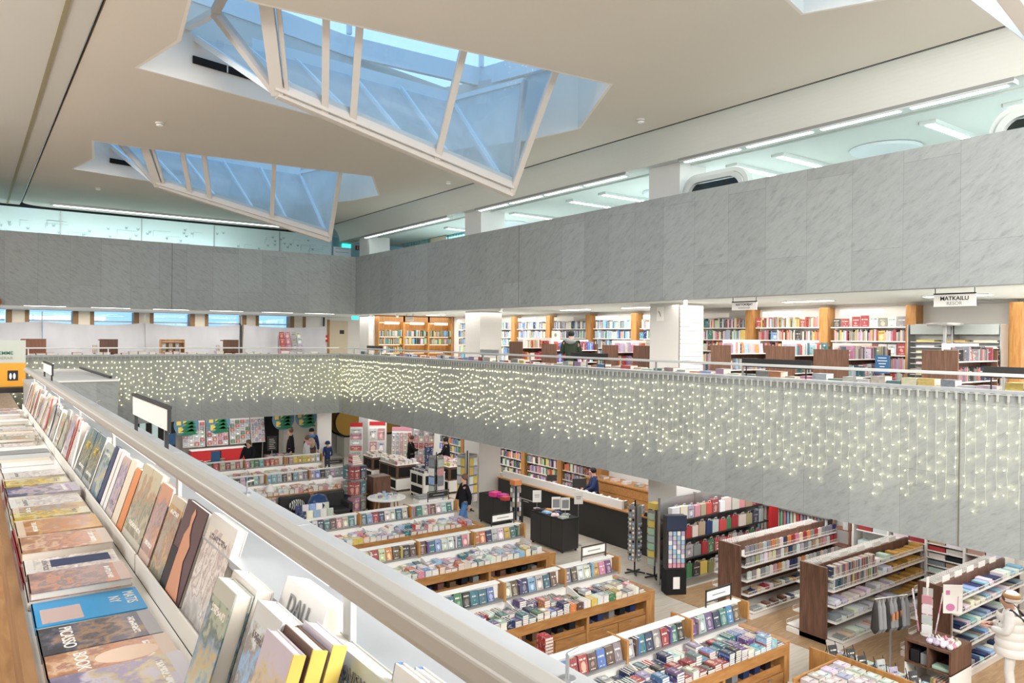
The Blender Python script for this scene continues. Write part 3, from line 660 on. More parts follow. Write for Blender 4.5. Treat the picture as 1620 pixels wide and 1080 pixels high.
# the nearest group
stand_book(1.815, .165, .33, .045, .42, a_mon, 'thick white-paged art book standing at the end of the nearest row, front one of two', .30, 4.665)
stand_book(1.815, .20, .33, .045, .47, a_white, 'thick white-paged art book standing directly behind its twin near the camera', .30, 4.665)
stand_book(1.57, .17, .34, .05, .445, a_sky, 'white-topped art book with rocky blue seascape cover and grey DALI lettering', .30, 4.66)
t2 = stand_book(1.56, .26, .36, .06, .53, plain['white'], 'wide white art book lettered DALI standing behind the blue seascape cover', .32, 4.66)
text('DALI', .06, M['inkg'], t2, (-.003, .14, .31), (PI/2, 0, -PI/2))
stand_book(1.412, .158, .335, .026, .413, a_lil, 'art book with misty lilac cover and golden yellow spine', .30, 4.66, spine=plain['yellow'], pages='spine')
for k, (sx, lab) in enumerate(((.452, 'middle'), (.494, 'rearmost'))):
    stand_book(1.412, .158, .335, .032, sx, plain['brown'] if k == 0 else a_lil, '%s of three books with golden yellow spines by the lilac cover' % lab, .30, 4.66, spine=plain['yellow'], pages='spine')
tg = stand_book(1.24, .39, .30, .045, .555, a_mon, 'large art book with blurry blue, green and gold painting and green board edge', .27, 4.66, spine=plain['green'])
text('IMPRESSIONISM', .034, M['inkg'], tg, (-.002, .21, .262), (PI/2, 0, -PI/2))
for k in range(2): stand_book(1.18-k*.02, .1, .32-k*.01, .02, .60+k*.035, plain['white'], 'white book with deep blue corner, %s at the bottom edge of the picture' % ('left one' if k == 0 else 'right one'), .2, 4.66, spine=plain['blue'])
# along the ledge
stand_book(2.36, .30, .33, .032, .578, a_white, 'white art book with pale pencil sketch of a seated figure', .31)
tn = stand_book(2.68, .285, .32, .024, .572, mat('aubergine', (.10, .055, .065), .4), 'art book with an orange abstract figure on a dark plum cover', .31)
mb = MB()   # generic standing figure shape printed on the jacket
q = [(.03, .0), (.10, .12), (.08, .18), (.12, .21), (.135, .25), (.125, .285), (.15, .30), (.17, .27), (.16, .235), (.19, .20), (.20, .12), (.27, .07), (.27, .0)]
mb.add([(-.002, y, z+.008) for y, z in q], [tuple(range(len(q)))]); mb.build('printed_figure', mat('terracotta_print', (.62, .30, .18), .5), tn)
MB().box(-.0022, -.0015, .20, .285, .0, .15).build('printed_panel', plain['black'], tn)
SEQ = [(2.99, .20, .30, .022, a_gold, 'art book with hazy river and golden sky cover beside the plum one'), (3.02, .22, .325, .022, a_pink, None), (3.22, .20, .31, .03, a_pink, 'art book with rosy misty landscape cover next to the golden river one'),
       (3.44, .40, .33, .028, a_arch, 'large beige art book showing dim arches and a rosette'), (3.86, .12, .29, .03, plain['orange'], 'thin book with orange-red edge standing left of the beige arches cover'),
       (4.00, .14, .31, .028, plain['cream'], 'cream-edged book with red line on its spine'), (4.16, .18, .30, .03, a_lav, 'art book with lavender and rust cover'),
       (4.36, .08, .31, .026, plain['white'], 'white book with thin navy stripe, right one of the pair'), (4.46, .08, .31, .026, plain['white'], 'white book with thin navy stripe, left one of the pair'),
       (4.56, .10, .31, .02, plain['navy'], 'navy-edged book behind two white ones'), (4.68, .26, .30, .03, a_mon, 'art book with teal and rust flowers'),
       (4.98, .03, .32, .03, plain['white'], 'narrow white book end beside dark teal cover'), (5.02, .34, .31, .02, a_teal, 'dark teal art book with yellow title and orange flowers, right of the pair'),
       (5.38, .34, .31, .02, a_teal, 'dark teal art book with yellow title and orange flowers, left of the pair')]
for y0, w, hh, th, m, lab in SEQ:
    if lab is None: continue
    tt = stand_book(y0, w, hh, th, .574, m, lab, .31)
    if m is a_teal: text('ART', .07, plain['yellow'], tt, (-.002, .17, .2), (PI/2, 0, -PI/2)); 
y = 5.76; i = 0
cyc = ['white', 'white', 'grey', 'red', 'cream', 'white', 'silver', 'brown', 'cream', 'white', 'orange', 'white', 'navy', 'silver', 'cream', 'brown', 'red', 'white', 'grey', 'cream', 'tan', 'green']
while y < 11.2:
    c = cyc[i % len(cyc)]; w = R.choice([.05, .06, .09, .16, .24]); hh = R.uniform(.25, .33)
    m = plain[c] if w < .1 else R.choice([a1, a_white, a_arch, a_lav, a_white, a_gold, plain[c]])
    stand_book(y, w, hh, R.choice([.02, .03, .04]), .574, m, '%s art book on the ledge, %s beyond the dark teal covers' % ({a1: 'stone grey', a_white: 'whitish', a_arch: 'beige', a_lav: 'lavender', a_gold: 'golden'}.get(m, c), nth(i)), R.uniform(.2, .36))
    y += w+R.choice([.005, .01, .02, .05]); i += 1
# flat stacks on the counter
def flat_book(x0, y0, w, d, z, th, m, label, spine=None):
    m = FLAT.get(m.name, m)
    t = thing('art_book', label, 'book', (x0, y0, z), R.uniform(-.02, .02), 'art books lying flat on the near counter')
    MB().box(0, w, 0, d, 0, .004).box(0, w, 0, d, th-.004, th).build('cover', m, t)
    box(.004, w-.004, .004, d-.004, .004, th-.004).build('page_block', M['paper'], t)
    box(0, .004, 0, d, .0, th).build('spine', spine or m, t); return t
FL = [(1.78, .30, .30, .03, a_white, 'open cream art catalogue at the bottom left corner of the picture', 'x'), (2.10, .34, .27, .035, a_lil, 'lilac art book with bright star burst lying flat at the bottom left', 'x'),
      (2.375, .34, .20, .025, a_or2, 'art book with pale flesh-toned abstract cover and white letters BOOK', 'MOOK'), (2.58, .335, .245, .024, a_dk, 'dark painted-scene art book lettered PICASSO lying flat', 'PICASSO'),
      (2.835, .335, .265, .026, mat('bright_blue', (.03, .30, .62), .35), 'bright blue art book with white lettering and small picture', 'BLUE'), (3.105, .33, .26, .06, a_pink, 'art book with pale pinkish cover and orange title on a thick stack', 'x'),
      (3.37, .33, .24, .05, a_white, 'white art book with dark blue window of loops on its cover', 'win'), (3.63, .34, .29, .075, a_or2, 'salmon-brown art book with red boards on top of the thick stack', 'x'),
      (3.95, .34, .30, .075, a_or, 'ochre art book lying beside the salmon one', 'x'), (4.27, .33, .16, .08, a_ye, 'white-framed yellow art book lying flat', 'x'), (4.44, .33, .18, .07, a_gold, 'yellow and brown art book behind the white-framed one', 'x'),
      (4.64, .34, .29, .06, a_white, 'white art book with green foliage strip', 'x'), (4.95, .36, .30, .07, a_pu, 'dark purple art book with pinkish nebula', 'x'), (5.27, .33, .22, .07, a_ye, 'sage and yellow art book lying flat', 'x'), (5.51, .33, .24, .08, a_white, 'white book with yellow and blue strip', 'x')]
for y0, w, d, th, m, lab, k in FL:
    z = 4.622
    if th > .03:
        flat_book(.172, y0, w, d, z, th*.5, R.choice([plain['white'], a_white, plain['crimson'], plain['cream']]), 'book under the '+lab.split(' on ')[0].split(' lying')[0]); z += th*.5+.0004; th = th*.5
    t = flat_book(.178, y0, w-.005, d-.006, z, max(th, .02), m, lab)
    zt = max(th, .02)+.0006
    if k == 'PICASSO': text('PICASSO', .05, M['signw'], t, (.075, .12, zt), (0, 0, -PI/2))
    if k == 'MOOK': text('BOOK', .05, M['signw'], t, (.09, .10, zt), (0, 0, -PI/2)); MB().ball(.21, .09, zt-.001, .09, .06, .003, 16).build('printed_shape', mat('pale_flesh', (.78, .60, .48), .5), t)
    if k == 'BLUE':
        text('MATIS\nNY', .05, M['signw'], t, (.27, .15, zt), (0, 0, -PI/2)); box(.02, .14, .02, .17, zt-.001, zt).build('printed_picture', a_lav, t)
    if k == 'win': box(.09, .30, .08, .19, zt-.001, zt).build('printed_window', plain['navy'], t)
y = 5.78; i = 0
while y < 11.0:
    d = R.uniform(.17, .26); z = 4.622
    for lv in range(R.choice([1, 2, 2])):
        th = R.uniform(.025, .04)
        m = R.choice([a_white, plain['white'], a1, a_gold, a_lav, plain['cream'], plain['silver'], a_white, plain['grey'], a_arch])
        flat_book(.172+R.uniform(0, .02), y, R.uniform(.28, .34), d, z, th, m, '%s art book lying flat, %s in the row beyond the yellow and blue strip one' % (R.choice(['pale', 'whitish', 'light']), nth(i))); z += th+.0005; i += 1
    y += d+.01
# hanging header signs seen over the rail
def frame_sign(x, y0, y1, z0, z1, legs, label, m=None):
    t = thing('sign_frame', label, 'sign', (x, y0, 0), 0)
    L = y1-y0
    box(-.006, .006, 0, L, z0, z1).build('panel', m or M['signw'], t)
    box(-.014, .014, -.01, L+.01, z1, z1+.018).build('top_bar', M['black'], t)
    MB().box(-.01, .01, -.012, 0, z0-.01, z1).build('end_bar', M['black'], t)
    for yy in legs: MB().box(-.01, .01, yy-.01, yy+.01, 4.917, z0).build('leg', M['black'], t)
    return t
frame_sign(.95, 4.70, 5.85, 5.03, 5.16, (.06, 1.05), 'blank white sign panel in a black frame standing on the near parapet')
frame_sign(.85, 10.9, 12.2, 5.07, 5.19, (.1, 1.2), 'small pale sign in a black frame at the far end of the near handrail', M['signw'])
for k, (yy) in enumerate((1.13, 3.25, 7.9)):
    t = thing('cable_holder', 'small metal cable holder clipped on the marble edge, %s from the camera' % nth(k), 'clip', (.97, yy, 4.917))
    MB().lathe([(.018, 0), (.018, .003)], 0, 0, 10).build('base', M['steel'], t); MB().tube([(0, 0, 0), (0, 0, .05), (.03, 0, .055)], .004).build('hook', M['steel'], t)
# header board and orange posters at the far left
t = thing('header_sign', 'grey-white header board lettered LEMME and KÖENDERAR at the left edge', 'sign', (-.5, 14.2, 5.06))
box(0, 1.24, 0, .03, .06, .42).build('board', mat('header_grey', (.48, .52, .47), .6), t)
text('A', .16, M['green'], t, (.58+.12, -.004, .33), (PI/2, 0, 0), bold=True)
text('LEMME', .075, mat('green_ink', (.04, .16, .12), .6), t, (1.02-.06, -.004, .215), (PI/2, 0, 0), bold=True)
text('KÖENDERAR', .065, M['inkg'], t, (.98-.1, -.004, .135), (PI/2, 0, 0))
for k in range(3):
    t = thing('poster_board', 'orange book poster with small dark photo, %s at the left edge' % ['left one', 'middle one', 'right one'][k], 'poster', (-.30+k*.35, 14.2, 4.74), 0, 'orange posters under the header board')
    box(0, .34, 0, .015, 0, .38).build('panel', mat('orange_card', (.72, .33, .03), .5), t)
    box(.10, .24, -.004, 0, .10, .26).build('photo', plain['black'], t)
    MB().ball(.14, -.006, .17, .018, .003, .05).ball(.19, -.006, .17, .018, .003, .05).build('photo_figures', M['signw'], t)
t = thing('display_table', 'dark low table under the orange posters at the left edge', 'table', (-.6, 13.9, 3.965))
box(0, 1.4, 0, .7, .70, .78).build('tabletop', M['dark'], t)
for x, y in ((.05, .05), (1.35, .05), (.05, .65), (1.35, .65)): box(x-.03, x+.03, y-.03, y+.03, 0, .70).build('leg', M['dark'], t)
# marble stair enclosure beyond the rail
struct(box(1.53, 2.9, 20, 26.6, 2.61, 4.46), 'wall_stair', M['marbleA']); struct(box(1.5, 2.93, 19.97, 26.6, 4.46, 4.5), 'trim_21', M['signw'])
t = thing('stair_handrail', 'black stair handrail on thin posts above the marble stair enclosure', 'handrail', (2.55, 20.3, 4.5))
MB().tube([(.24, 0, .04), (.02, 4.0, .12)], .035).build('rail', M['black'], t)
for q in (.8, 3.2): MB().tube([(.2, q, 0), (.2, q, .08)], .012).build('post', M['steel'], t)

# ================================================================== MEZZANINE, END SIDE
ROWS = []
def parapet_row(axis, a0, a1, label, group, pos, n, pal):
    """low books lying along the inner edge of a parapet"""
    a = a0; i = 0
    while a < a1:
        w = R.uniform(.18, .32); c = R.choice(pal); hgt = R.choice([.03, .05, .08, .11])
        if axis == 'y': T = TM(pos+R.uniform(0, .04), a, 4.90, 0, 0, 0) @ Matrix.Translation((0, w, 0)) @ LX
        else: T = TM(a, pos, 4.90, 0, 0, 0) @ Matrix.Translation((0, .28, 0)) @ LX
        dims = (.24, hgt, w) if axis == 'y' else (w, hgt, .28)
        book('%s book lying on %s, %s from the %s' % (c, label, nth(i), 'right' if axis == 'y' else 'left'), group, c, T, dims); a += w+R.choice([.02, .03, .1]); i += 1
t = thing('display_counter', 'long white display counter behind the right marble parapet', 'counter', (12.05, -3, 3.96))
box(0, .34, 0, 30.2, .9, .938).build('tabletop', M['signw'], t); box(.04, .30, 0, 30.2, 0, .9).build('body', M['white'], t)
t = thing('display_counter', 'long white display counter behind the far marble parapet', 'counter', (-2, 27.72, 3.96))
box(0, 13.6, 0, .34, .9, .938).build('tabletop', M['signw'], t); box(0, 13.6, .04, .30, 0, .9).build('body', M['white'], t)
parapet_row('y', 3.2, 26, 'the counter behind the right parapet', 'books lying behind the right parapet', 12.08, 0, LIGHTP)
parapet_row('x', 1.5, 11.3, 'the counter behind the far parapet', 'books lying behind the far parapet', 27.75, 0, ['white', 'cream', 'white', 'pink', 'silver', 'red', 'white'])
def rail_run(label, p0, p1, z=4.91, step=2.2):
    t = thing('handrail', label, 'handrail', (p0[0], p0[1], z)); d = Vector((p1[0]-p0[0], p1[1]-p0[1], 0)); L = d.length; d.normalize()
    MB().bar((0, 0, .215), d*L+Vector((0, 0, .215)), .07, .05).build('rail', M['frame'] if 0 else mat('pale_rail', (.66, .67, .66), .4, .2), t, bevel=.01)
    k = .8
    while k < L: q = d*k; MB().box(q.x-.014, q.x+.014, q.y-.014, q.y+.014, 0, .195).build('post', M['steel'], t); k += step
rail_run('pale handrail on slim posts above the right marble parapet', (11.85, -3), (11.85, 27.2)); rail_run('pale handrail on slim posts above the far marble parapet', (-1.5, 27.5), (11.7, 27.5))
# the hung white sheets
t = thing('sheet_screen', 'white cloth sheets hung in bays between poles along the end of the mezzanine', 'screen', (-2.5, 31.0, 3.96))
for k, (a, b) in enumerate(((0, 4.6), (4.62, 7.9), (7.92, 11.40), (11.55, 15.1))):
    mb = MB(); nx, nz = 40, 14; vs = []
    for j in range(nz+1):
        for i in range(nx+1):
            u, v = i/nx, j/nz; sag = .10*math.sin(PI*u)*(v)
            fold = .03*math.sin(9*u+6*v)+.05*math.sin(17*abs(u-.5)*(1.2-v)+k)+.02*math.sin(40*u)*v
            vs.append((a+(b-a)*u, fold, 2.05*v-sag*v*v))
    mb.add(vs, [(j*(nx+1)+i, j*(nx+1)+i+1, (j+1)*(nx+1)+i+1, (j+1)*(nx+1)+i) for j in range(nz) for i in range(nx)])
    mb.build('sheet', M['cloth_white'], t, smooth=True)
for x in (4.6, 7.9, 11.42, 11.5): MB().tube([(x, .05, 0), (x, .05, 2.4)], .02).build('pole', M['steel'], t)
MB().bar((11.47, -.02, .9), (11.46, -.02, 2.0), .1, .02).bar((11.46, -.02, 2.0), (11.38, -.02, 2.1), .06, .02).build('dark_seam', M['slot'], t)
def small_case(x, w, d, m, label, books=True):
    t = thing('bookcase_end', label, 'bookcase', (x, 28.3, 3.96)); 
    box(0, w, 0, .03, 0, 1.45).build('side_panel', m, t); box(0, w, .03, d, 1.40, 1.44).build('top', m, t); box(0, w, .03, d, .7, .73).build('shelf', m, t); box(-.16, w, .0, .24, .96, .985).build('shelf', m, t)
    return t
small_case(1.35, .68, .4, M['walnut_red'], 'reddish walnut bookcase end in front of the sheets, leftmost of the row')
small_case(3.55, .55, .4, M['walnut'], 'dark walnut bookcase end in front of the sheets, second of the row')
small_case(8.1-.55, .55, .4, M['walnut'], 'dark walnut bookcase end in front of the sheets, beside the black seam')
t = thing('bookcase_end', 'small open wooden bookcase with cards in front of the sheets, third of the row', 'bookcase', (5.45, 28.3, 3.96))
MB().box(0, .03, 0, .3, 0, 1.45).box(.75, .78, 0, .3, 0, 1.45).box(0, .78, .27, .3, 0, 1.45).build('carcass', M['oakv'], t)
for k in range(4): box(.03, .75, 0, .27, .75+k*.2, .765+k*.2).build('shelf', M['shelf'], t)
for k in range(9): book('%s card box on the open wooden case, %s' % (['white', 'cream', 'silver'][k % 3], nth(k)), 'card boxes on the open wooden case', ['white', 'cream', 'silver'][k % 3], TM(5.5+(k % 3)*.22, 28.4, 4.727+(k//3)*.2), (.12, .1, .14), 'card_box')
for k in range(7): book('%s book upright beside the dark walnut case ends, %s' % (['red', 'white', 'silver'][k % 3], nth(k)), 'books beside the dark case ends', ['red', 'white', 'silver'][k % 3], TM([3.45, 7.40][k % 2]-.035*(k//2)+.02, 28.53, 4.947, 0, 0, -PI/2), (.2, .03, .26))
t = thing('magazine_rack', 'grey stepped rack of red and white magazines before the right end of the sheets', 'rack', (9.7, 28.4, 3.96))
for k in range(3): MB().box(0, .95, .05+k*.1, .07+k*.1, 1.0+k*.22, 1.2+k*.22).build('tier', M['steel'], t)
for x in (.03, .92): box(x-.02, x+.02, .3, .34, 0, 1.6).build('leg', M['steel'], t)
for k in range(12): book('%s magazine in the grey stepped rack, %s' % (['red', 'white', 'silver', 'pink'][k % 4], nth(k)), 'magazines in the grey stepped rack', ['red', 'white', 'silver', 'pink'][(k*3) % 4], TM(9.72+(k % 4)*.23, 28.42+(k//4)*.1, 5.02+(k//4)*.22), (.2, .012, .26), 'magazine')
# door corner
t = thing('door_leaf_beige', 'cream door with small dark sign at the far corner of the mezzanine', 'door', (13.6, 33.05, 3.96)); t['category'] = 'door'
box(0, .9, 0, .05, 0, 2.3).build('leaf', mat('cream_door', (.66, .58, .44), .5), t); box(-.08, 0, -.02, .05, 0, 2.38).build('frame', M['oakv'], t); box(.5, .72, -.01, 0, 1.72, 1.9).build('door_sign', M['dark'], t); box(.08, .14, -.03, 0, 1.0, 1.1).build('handle', M['steel'], t)
t = thing('fire_hose_box', 'red box on the post beside the cream door', 'box', (13.22, 32.9, 5.3)); box(0, .26, 0, .14, 0, .32).build('case', M['red'], t); box(.06, .2, -.004, 0, .12, .2).build('label_plate', M['signw'], t)
t = thing('downpipe', 'dark vertical pipe left of the cream door', 'pipe', (13.3, 33.0, 3.96)); MB().tube([(0, 0, 0), (0, 0, 2.48)], .04).build('pipe', M['dark'], t)
tag(MB().ball(0, 0, 0, .14, .14, .15, 14).build('balloon', mat('burnt_orange', (.42, .10, .03), .4), loc=(.62, 25.7, 6.47)), 'small burnt-orange balloon under the far marble at the left', 'balloon')
t = thing('exit_sign', 'tiny green exit sign above the cream door corner of the mezzanine', 'sign', (13.45, 30.2, 6.31)); box(0, .3, 0, .04, 0, .14).build('panel', M['exitg'], t)
# lit oak bookshelves at the far corner
t = thing('oak_bookcase', 'lit oak bookcase wall with warm glowing shelves at the far corner of the mezzanine', 'bookcase', (14.85, 31.5, 3.96))
box(0, 2.05*1.0-.0, .32, .36, 0, 2.49).build('back_panel', M['oakv'], t)
box(0, 2.04, .02, .32, 2.12, 2.48).build('pelmet', wood('pelmet_oak', (.22, .11, .045), (.32, .17, .07), (12, 12, .6)), t)

for ch in list(t.children): bpy.data.objects.remove(ch)
t.location = (13.32, 27.35, 3.96)
struct(box(13.3, 16.9, 27.72, 27.8, 3.96, 6.45), 'wall_mezzanine_end', M['white'])
PW = 1.16
for k in range(4): box(k*PW-.04+(.04 if k == 0 else 0), k*PW+.04, 0, .34, 0, 2.48).build('upright', M['oakv'], t)
box(.04, 3.44, .30, .34, 0, 2.48).build('back_panel', M['oakv'], t)
box(.04, 3.44, .0, .03, 2.22, 2.48).build('pelmet', wood('pelmet_oak', (.22, .11, .045), (.32, .17, .07), (12, 12, .6)), t)
for zz in (.62, .98, 1.32, 1.64):
    for k in range(3): box(k*PW+.04, k*PW+1.12, .0, .30, zz-.03, zz).build('shelf', M['oak'], t)
for zz in (.94, 1.28, 1.60, 2.18):
    for k in range(3): box(k*PW+.1, k*PW+1.06, .2, .23, zz, zz+.008).build('shelf_light', M['shelfled'], t)
for k in range(3): box(k*PW+.26, k*PW+.92, -.02, 0, 2.12, 2.22).build('header_card', M['signw'], t)
i = 0
for zz in (1.64, 1.32, .98):
    for k in range(3):
        x = k*PW+.06
        while x < k*PW+1.06:
            w = R.choice([.03, .04, .05, .12]); c = R.choice(['mint', 'cream', 'white', 'teal', 'yellow', 'grey', 'sky', 'orange', 'black', 'olive'])
            if i < 98: book('%s book on the lit oak bookcase, %s counting along the shelves' % (c, nth(i)), 'books on the lit oak bookcase', c, TM(13.32+x+w, 27.37, 3.96+zz+.001, 0, 0, PI/2), (.17, w, R.uniform(.19, .26)), 'oak_case_book')  # plain books, subject not known
            x += w+.006+R.random()*.03; i += 1

# ================================================================== MEZZANINE, RIGHT SIDE
def wall_case(y0, y1, z0, label, shelves, top, head=True, deep=.36, back=M['white']):
    t = thing('wall_bookcase', label, 'bookcase', (16.58, y0, z0)); L = y1-y0
    box(.28, .31, 0, L, 0, top).build('back_panel', back, t)
    MB().box(-.04, .3, -.11, .11, 0, top).build('upright', M['oakv'], t)
    for zz in shelves: box(0, .28, .12, L-.12, zz-.025, zz).build('shelf', M['shelf'], t)
    box(.0, .28, .12, L-.12, 0, .1).build('plinth', M['white'], t)
    if head: box(-.25, -.22, L*.25, L*.75, top-.2, top-.08).build('header_card', M['signw'], t)
    return t
SH = [.38, .70, 1.01, 1.32, 1.63, 1.95]
BAYS = [(5.95, 7.85), (7.95, 9.95), (10.0, 12.05), (12.1, 14.1), (14.2, 16.2), (16.3, 18.3), (18.4, 20.4), (20.5, 22.5), (22.6, 24.6), (24.7, 26.7)]
mass = MB(); cnt = 0
pals = {1: ['white', 'cream', 'silver', 'yellow', 'grey', 'pink', 'crimson', 'black', 'white'], 2: ['cream', 'red', 'pink', 'crimson', 'black', 'white', 'tan', 'orange', 'sky', 'yellow'], 3: ['red', 'white', 'cream', 'pink', 'teal', 'yellow', 'silver', 'brown']}
for b, (y0, y1) in enumerate(BAYS):
    if b == 0:
        wall_case(y0, y1, 3.96, 'white wall bay with map drawers behind the travel sign', [], 2.42, False); continue
    wall_case(y0, y1, 3.96, 'white shelf bay with oak uprights on the mezzanine wall, %s from the right' % nth(b), SH, 2.42)
    for si, zz in enumerate(SH[1:]):
        y = y0+.14
        face = (b == 1 and si == 4) or (b == 1 and si == 2)
        while y < y1-.2:
            w = .19 if face else R.choice([.018, .022, .028, .035, .045]) ; hh = R.uniform(.19, .265)
            if R.random() < .06 and not face: w = .16
            pal = pals.get(b, ['sky', 'white', 'blue', 'navy', 'silver', 'cream', 'sky', 'grey', 'tan'])
            c = R.choice(pal)
            d = .17
            z = 3.96+zz+.001
            if w > .1: T = TM(16.62, y+w, z, 0, 0, -PI/2); dims = (w, .025, hh)     # face out
            else: T = TM(16.62+0, y+w, z) @ Matrix.Rotation(0, 4, 'Z'); T = TM(16.62+d, y, z, 0, 0, PI); T = TM(16.60, y, z); dims = (d, w, hh)
            if b <= 3 and si >= 1 and cnt < 300:
                cnt += 1
                book('%s book, %s shelf down in the %s wall bay from right, number %s along' % (c, nth(len(SH)-2-si), nth(b-1), nth(int((y-y0)*25))), 'books on the mezzanine wall shelves', c, T, dims, 'wall_shelf_book')  # plain wall shelf books of no known subject
            else: massbook(mass, T, dims, jit(PAL[c], .25))
            y += w+(.02 if face else .002)+(.05 if R.random() < .05 else 0)
tag(mass.build('book', M['cover']), 'more distant books filling the mezzanine wall shelves', 'book', None, 'stuff')
# travel bay: map drawers
t = thing('map_rack', 'grey rack of flat map trays on the wall behind the travel sign', 'rack', (16.1, 6.05, 3.96))
MB().box(.3, .34, 0, 1.75, 0, 2.0).box(0, .34, -.02, 0, 0, 1.98).box(0, .34, .85, .88, 0, 1.98).box(0, .34, 1.74, 1.76, 0, 1.98).build('carcass', M['steel'], t)
for k in range(2): box(-.02, .3, .02+k*.87, .82+k*.87, 1.78, 1.98).build('header', mat('header_silver', (.45, .50, .50), .4), t)
for j in range(12):
    for k in range(2): box(0, .3, .02+k*.87, .82+k*.87, .35+j*.115, .362+j*.115).build('tray', M['shelf'], t)
mm = MB()
for j in range(12):
    for k in range(3): mm.box(.02, .28, .06+k*.58, .48+k*.55, .363+j*.115, .40+j*.115, M['mass'], jit(PAL[R.choice(['cream', 'white', 'yellow', 'grey', 'cream'])]))
tag(mm.build('map_sheets', None, None, (16.1, 6.05, 3.96)), 'folded maps and charts lying in the grey trays', 'maps', None, 'stuff')
# hanging signs
def hang(x, y, w, hh, ztop, label, lines, bar=True):
    t = thing('hanging_sign', label, 'sign', (x, y, ztop))
    box(-.008, .008, 0, w, -hh, 0).build('panel', M['signw'], t)
    box(-.014, .014, 0, w, 0, .02).build('top_bar', M['black'], t)
    for yy in (.02, w-.02): MB().tube([(0, yy, .02), (0, yy, 6.45-ztop)], .007).build('hanger', M['black'], t)
    for s, sz, z, m, bd in lines: text(s, sz, m, t, (-.010, w/2, z), (PI/2, 0, -PI/2), bold=bd)
hang(12.1, 4.87, .60, .185, 6.315, 'hanging white sign lettered MATKAILU and RESOR', [('MATKAILU', .085, -.065, M['ink'], True), ('RESOR', .075, -.14, M['inkg'], False)])
hang(12.1, 8.68, .57, .15, 6.315, 'hanging white sign lettered KEITTOKIRJAT and KOKBÖCKER', [('KEITTOKIRJAT', .06, -.045, M['ink'], True), ('KOKBÖCKER', .045, -.11, M['inkg'], False)])
hang(13.4, 24.6, .55, .16, 6.33, 'small hanging white sign before the lit oak bookcase', [])
t = thing('wall_clock', 'white notice with clock face on the mezzanine column', 'clock', (13.435, 12.25, 6.02)); box(0, .01, 0, .22, 0, .34).build('plate', M['signw'], t); MB().bar((-.004, .11, .18), (-.004, .16, .24), .012, .006, up=(1, 0, 0)).bar((-.004, .11, .18), (-.004, .09, .11), .012, .006, up=(1, 0, 0)).build('clock_hand', M['ink'], t)
# low walnut gondolas with books
def gond(x, y, L, w, hgt, label, n_sh, pal, grp, facing=-1, m=None, z0=3.96, head=None, cap=False, books=True, mode='spine'):
    t = thing('gondola_shelf', label, 'shelf unit', (x, y, z0))
    m = m or M['walnut']
    box(0, .04, 0, w, 0, hgt).build('end_panel', m, t); box(L-.04, L, 0, w, 0, hgt).build('end_panel', m, t)
    box(.04, L-.04, w/2-.02, w/2+.02, 0, hgt-.02).build('divider', m, t)
    box(.04, L-.04, .03, w-.03, 0, .1).build('plinth', m, t)
    for k in range(n_sh):
        z = .14+(hgt-.35)*k/max(1, n_sh-1)
        box(.04, L-.04, .0, w, z, z+.02).build('shelf', M['shelf'], t)
        if books:
            xx = .06; 
            while xx < L-.1:
                face = R.random() < .25
                bw = .16 if face else R.choice([.03, .04, .055]); hh = R.uniform(.2, .27)
                if xx+bw > L-.05: break
                c = R.choice(pal); G.append(1)
                if face: book('%s book facing out on the %s, number %s' % (c, grp, nth(len(G) % 98)), 'books on the '+grp, c, TM(x+xx, y+w*.18, z0+z+.021, -.12), (bw, .025, hh), 'gondola_book')  # plain gondola books of no known subject
                else: book('%s book spine-out on the %s, number %s' % (c, grp, nth(len(G) % 98)), 'books on the '+grp, c, TM(x+xx+bw, y+.02, z0+z+.021, 0, 0, PI/2), (w/2-.06, bw, hh), 'gondola_book')
                xx += bw+.008
    if head: box(.1, L-.1, w/2-.01, w/2+.01, hgt, hgt+.13).build('header_card', M['signw'], t)
    return t
G = []
specs = [(14.2, 6.0, 1.7, .62, 1.47, 'walnut gondola hung with dark accessories below the travel sign', 4, ['black', 'grey', 'navy', 'brown', 'crimson'], 'walnut unit below the travel sign'),
 (14.2, 8.05, 1.7, .75, 1.45, 'walnut gondola with cream and brown books, second from the right behind the parapet', 4, ['cream', 'tan', 'teal', 'pink', 'purple', 'white'], 'second walnut unit from the right'),
 (14.2, 9.25, 1.6, .7, 1.5, 'walnut gondola with red and blue books, third from the right behind the parapet', 4, ['red', 'crimson', 'sky', 'white', 'teal'], 'third walnut unit from the right'),
 (14.2, 10.9, 1.6, .55, 1.5, 'walnut gondola with landscape books beside the slatwall column', 4, ['navy', 'orange', 'sky', 'white', 'lilac'], 'walnut unit beside the slatwall column'),
 (14.2, 13.3, 1.7, .7, 1.45, 'walnut gondola with grey books behind the black header board', 4, ['white', 'silver', 'grey', 'black', 'cream'], 'walnut unit near the clock column'),
 (14.2, 14.6, 1.7, .6, 1.45, 'walnut gondola with orange and pastel books right of the man in the hood', 4, ['orange', 'pink', 'cream', 'lilac', 'red'], 'walnut unit right of the hooded man'),
 (14.2, 17.2, 1.7, .7, 1.45, 'walnut gondola with crimson and purple books left of the man in the hood', 4, ['crimson', 'purple', 'white', 'sky', 'blue'], 'walnut unit left of the hooded man'),
 (14.2, 18.9, 1.6, .7, 1.5, 'walnut gondola with pale books beside the white mezzanine column', 4, ['white', 'tan', 'orange', 'crimson'], 'walnut unit beside the white column')]
for sp in specs: gond(*sp, head=True)
for k, (y0, L) in enumerate(((3.9, .8), (7.45, 1.45), (12.6, 1.3), (17.0, .02+.9), (24.2, 1.3))):
    t = thing('header_board', 'black header board standing on the right mezzanine parapet, %s from the right' % nth(k), 'sign', (11.95, y0, 4.91), 0)
    box(0, .02, 0, L, .17, .33).build('panel', M['dark'] if k != 3 else M['steel'], t)
    for yy in (.1, L-.1): box(.0, .015, yy-.008, yy+.008, .0, .17).build('leg', M['black'], t)
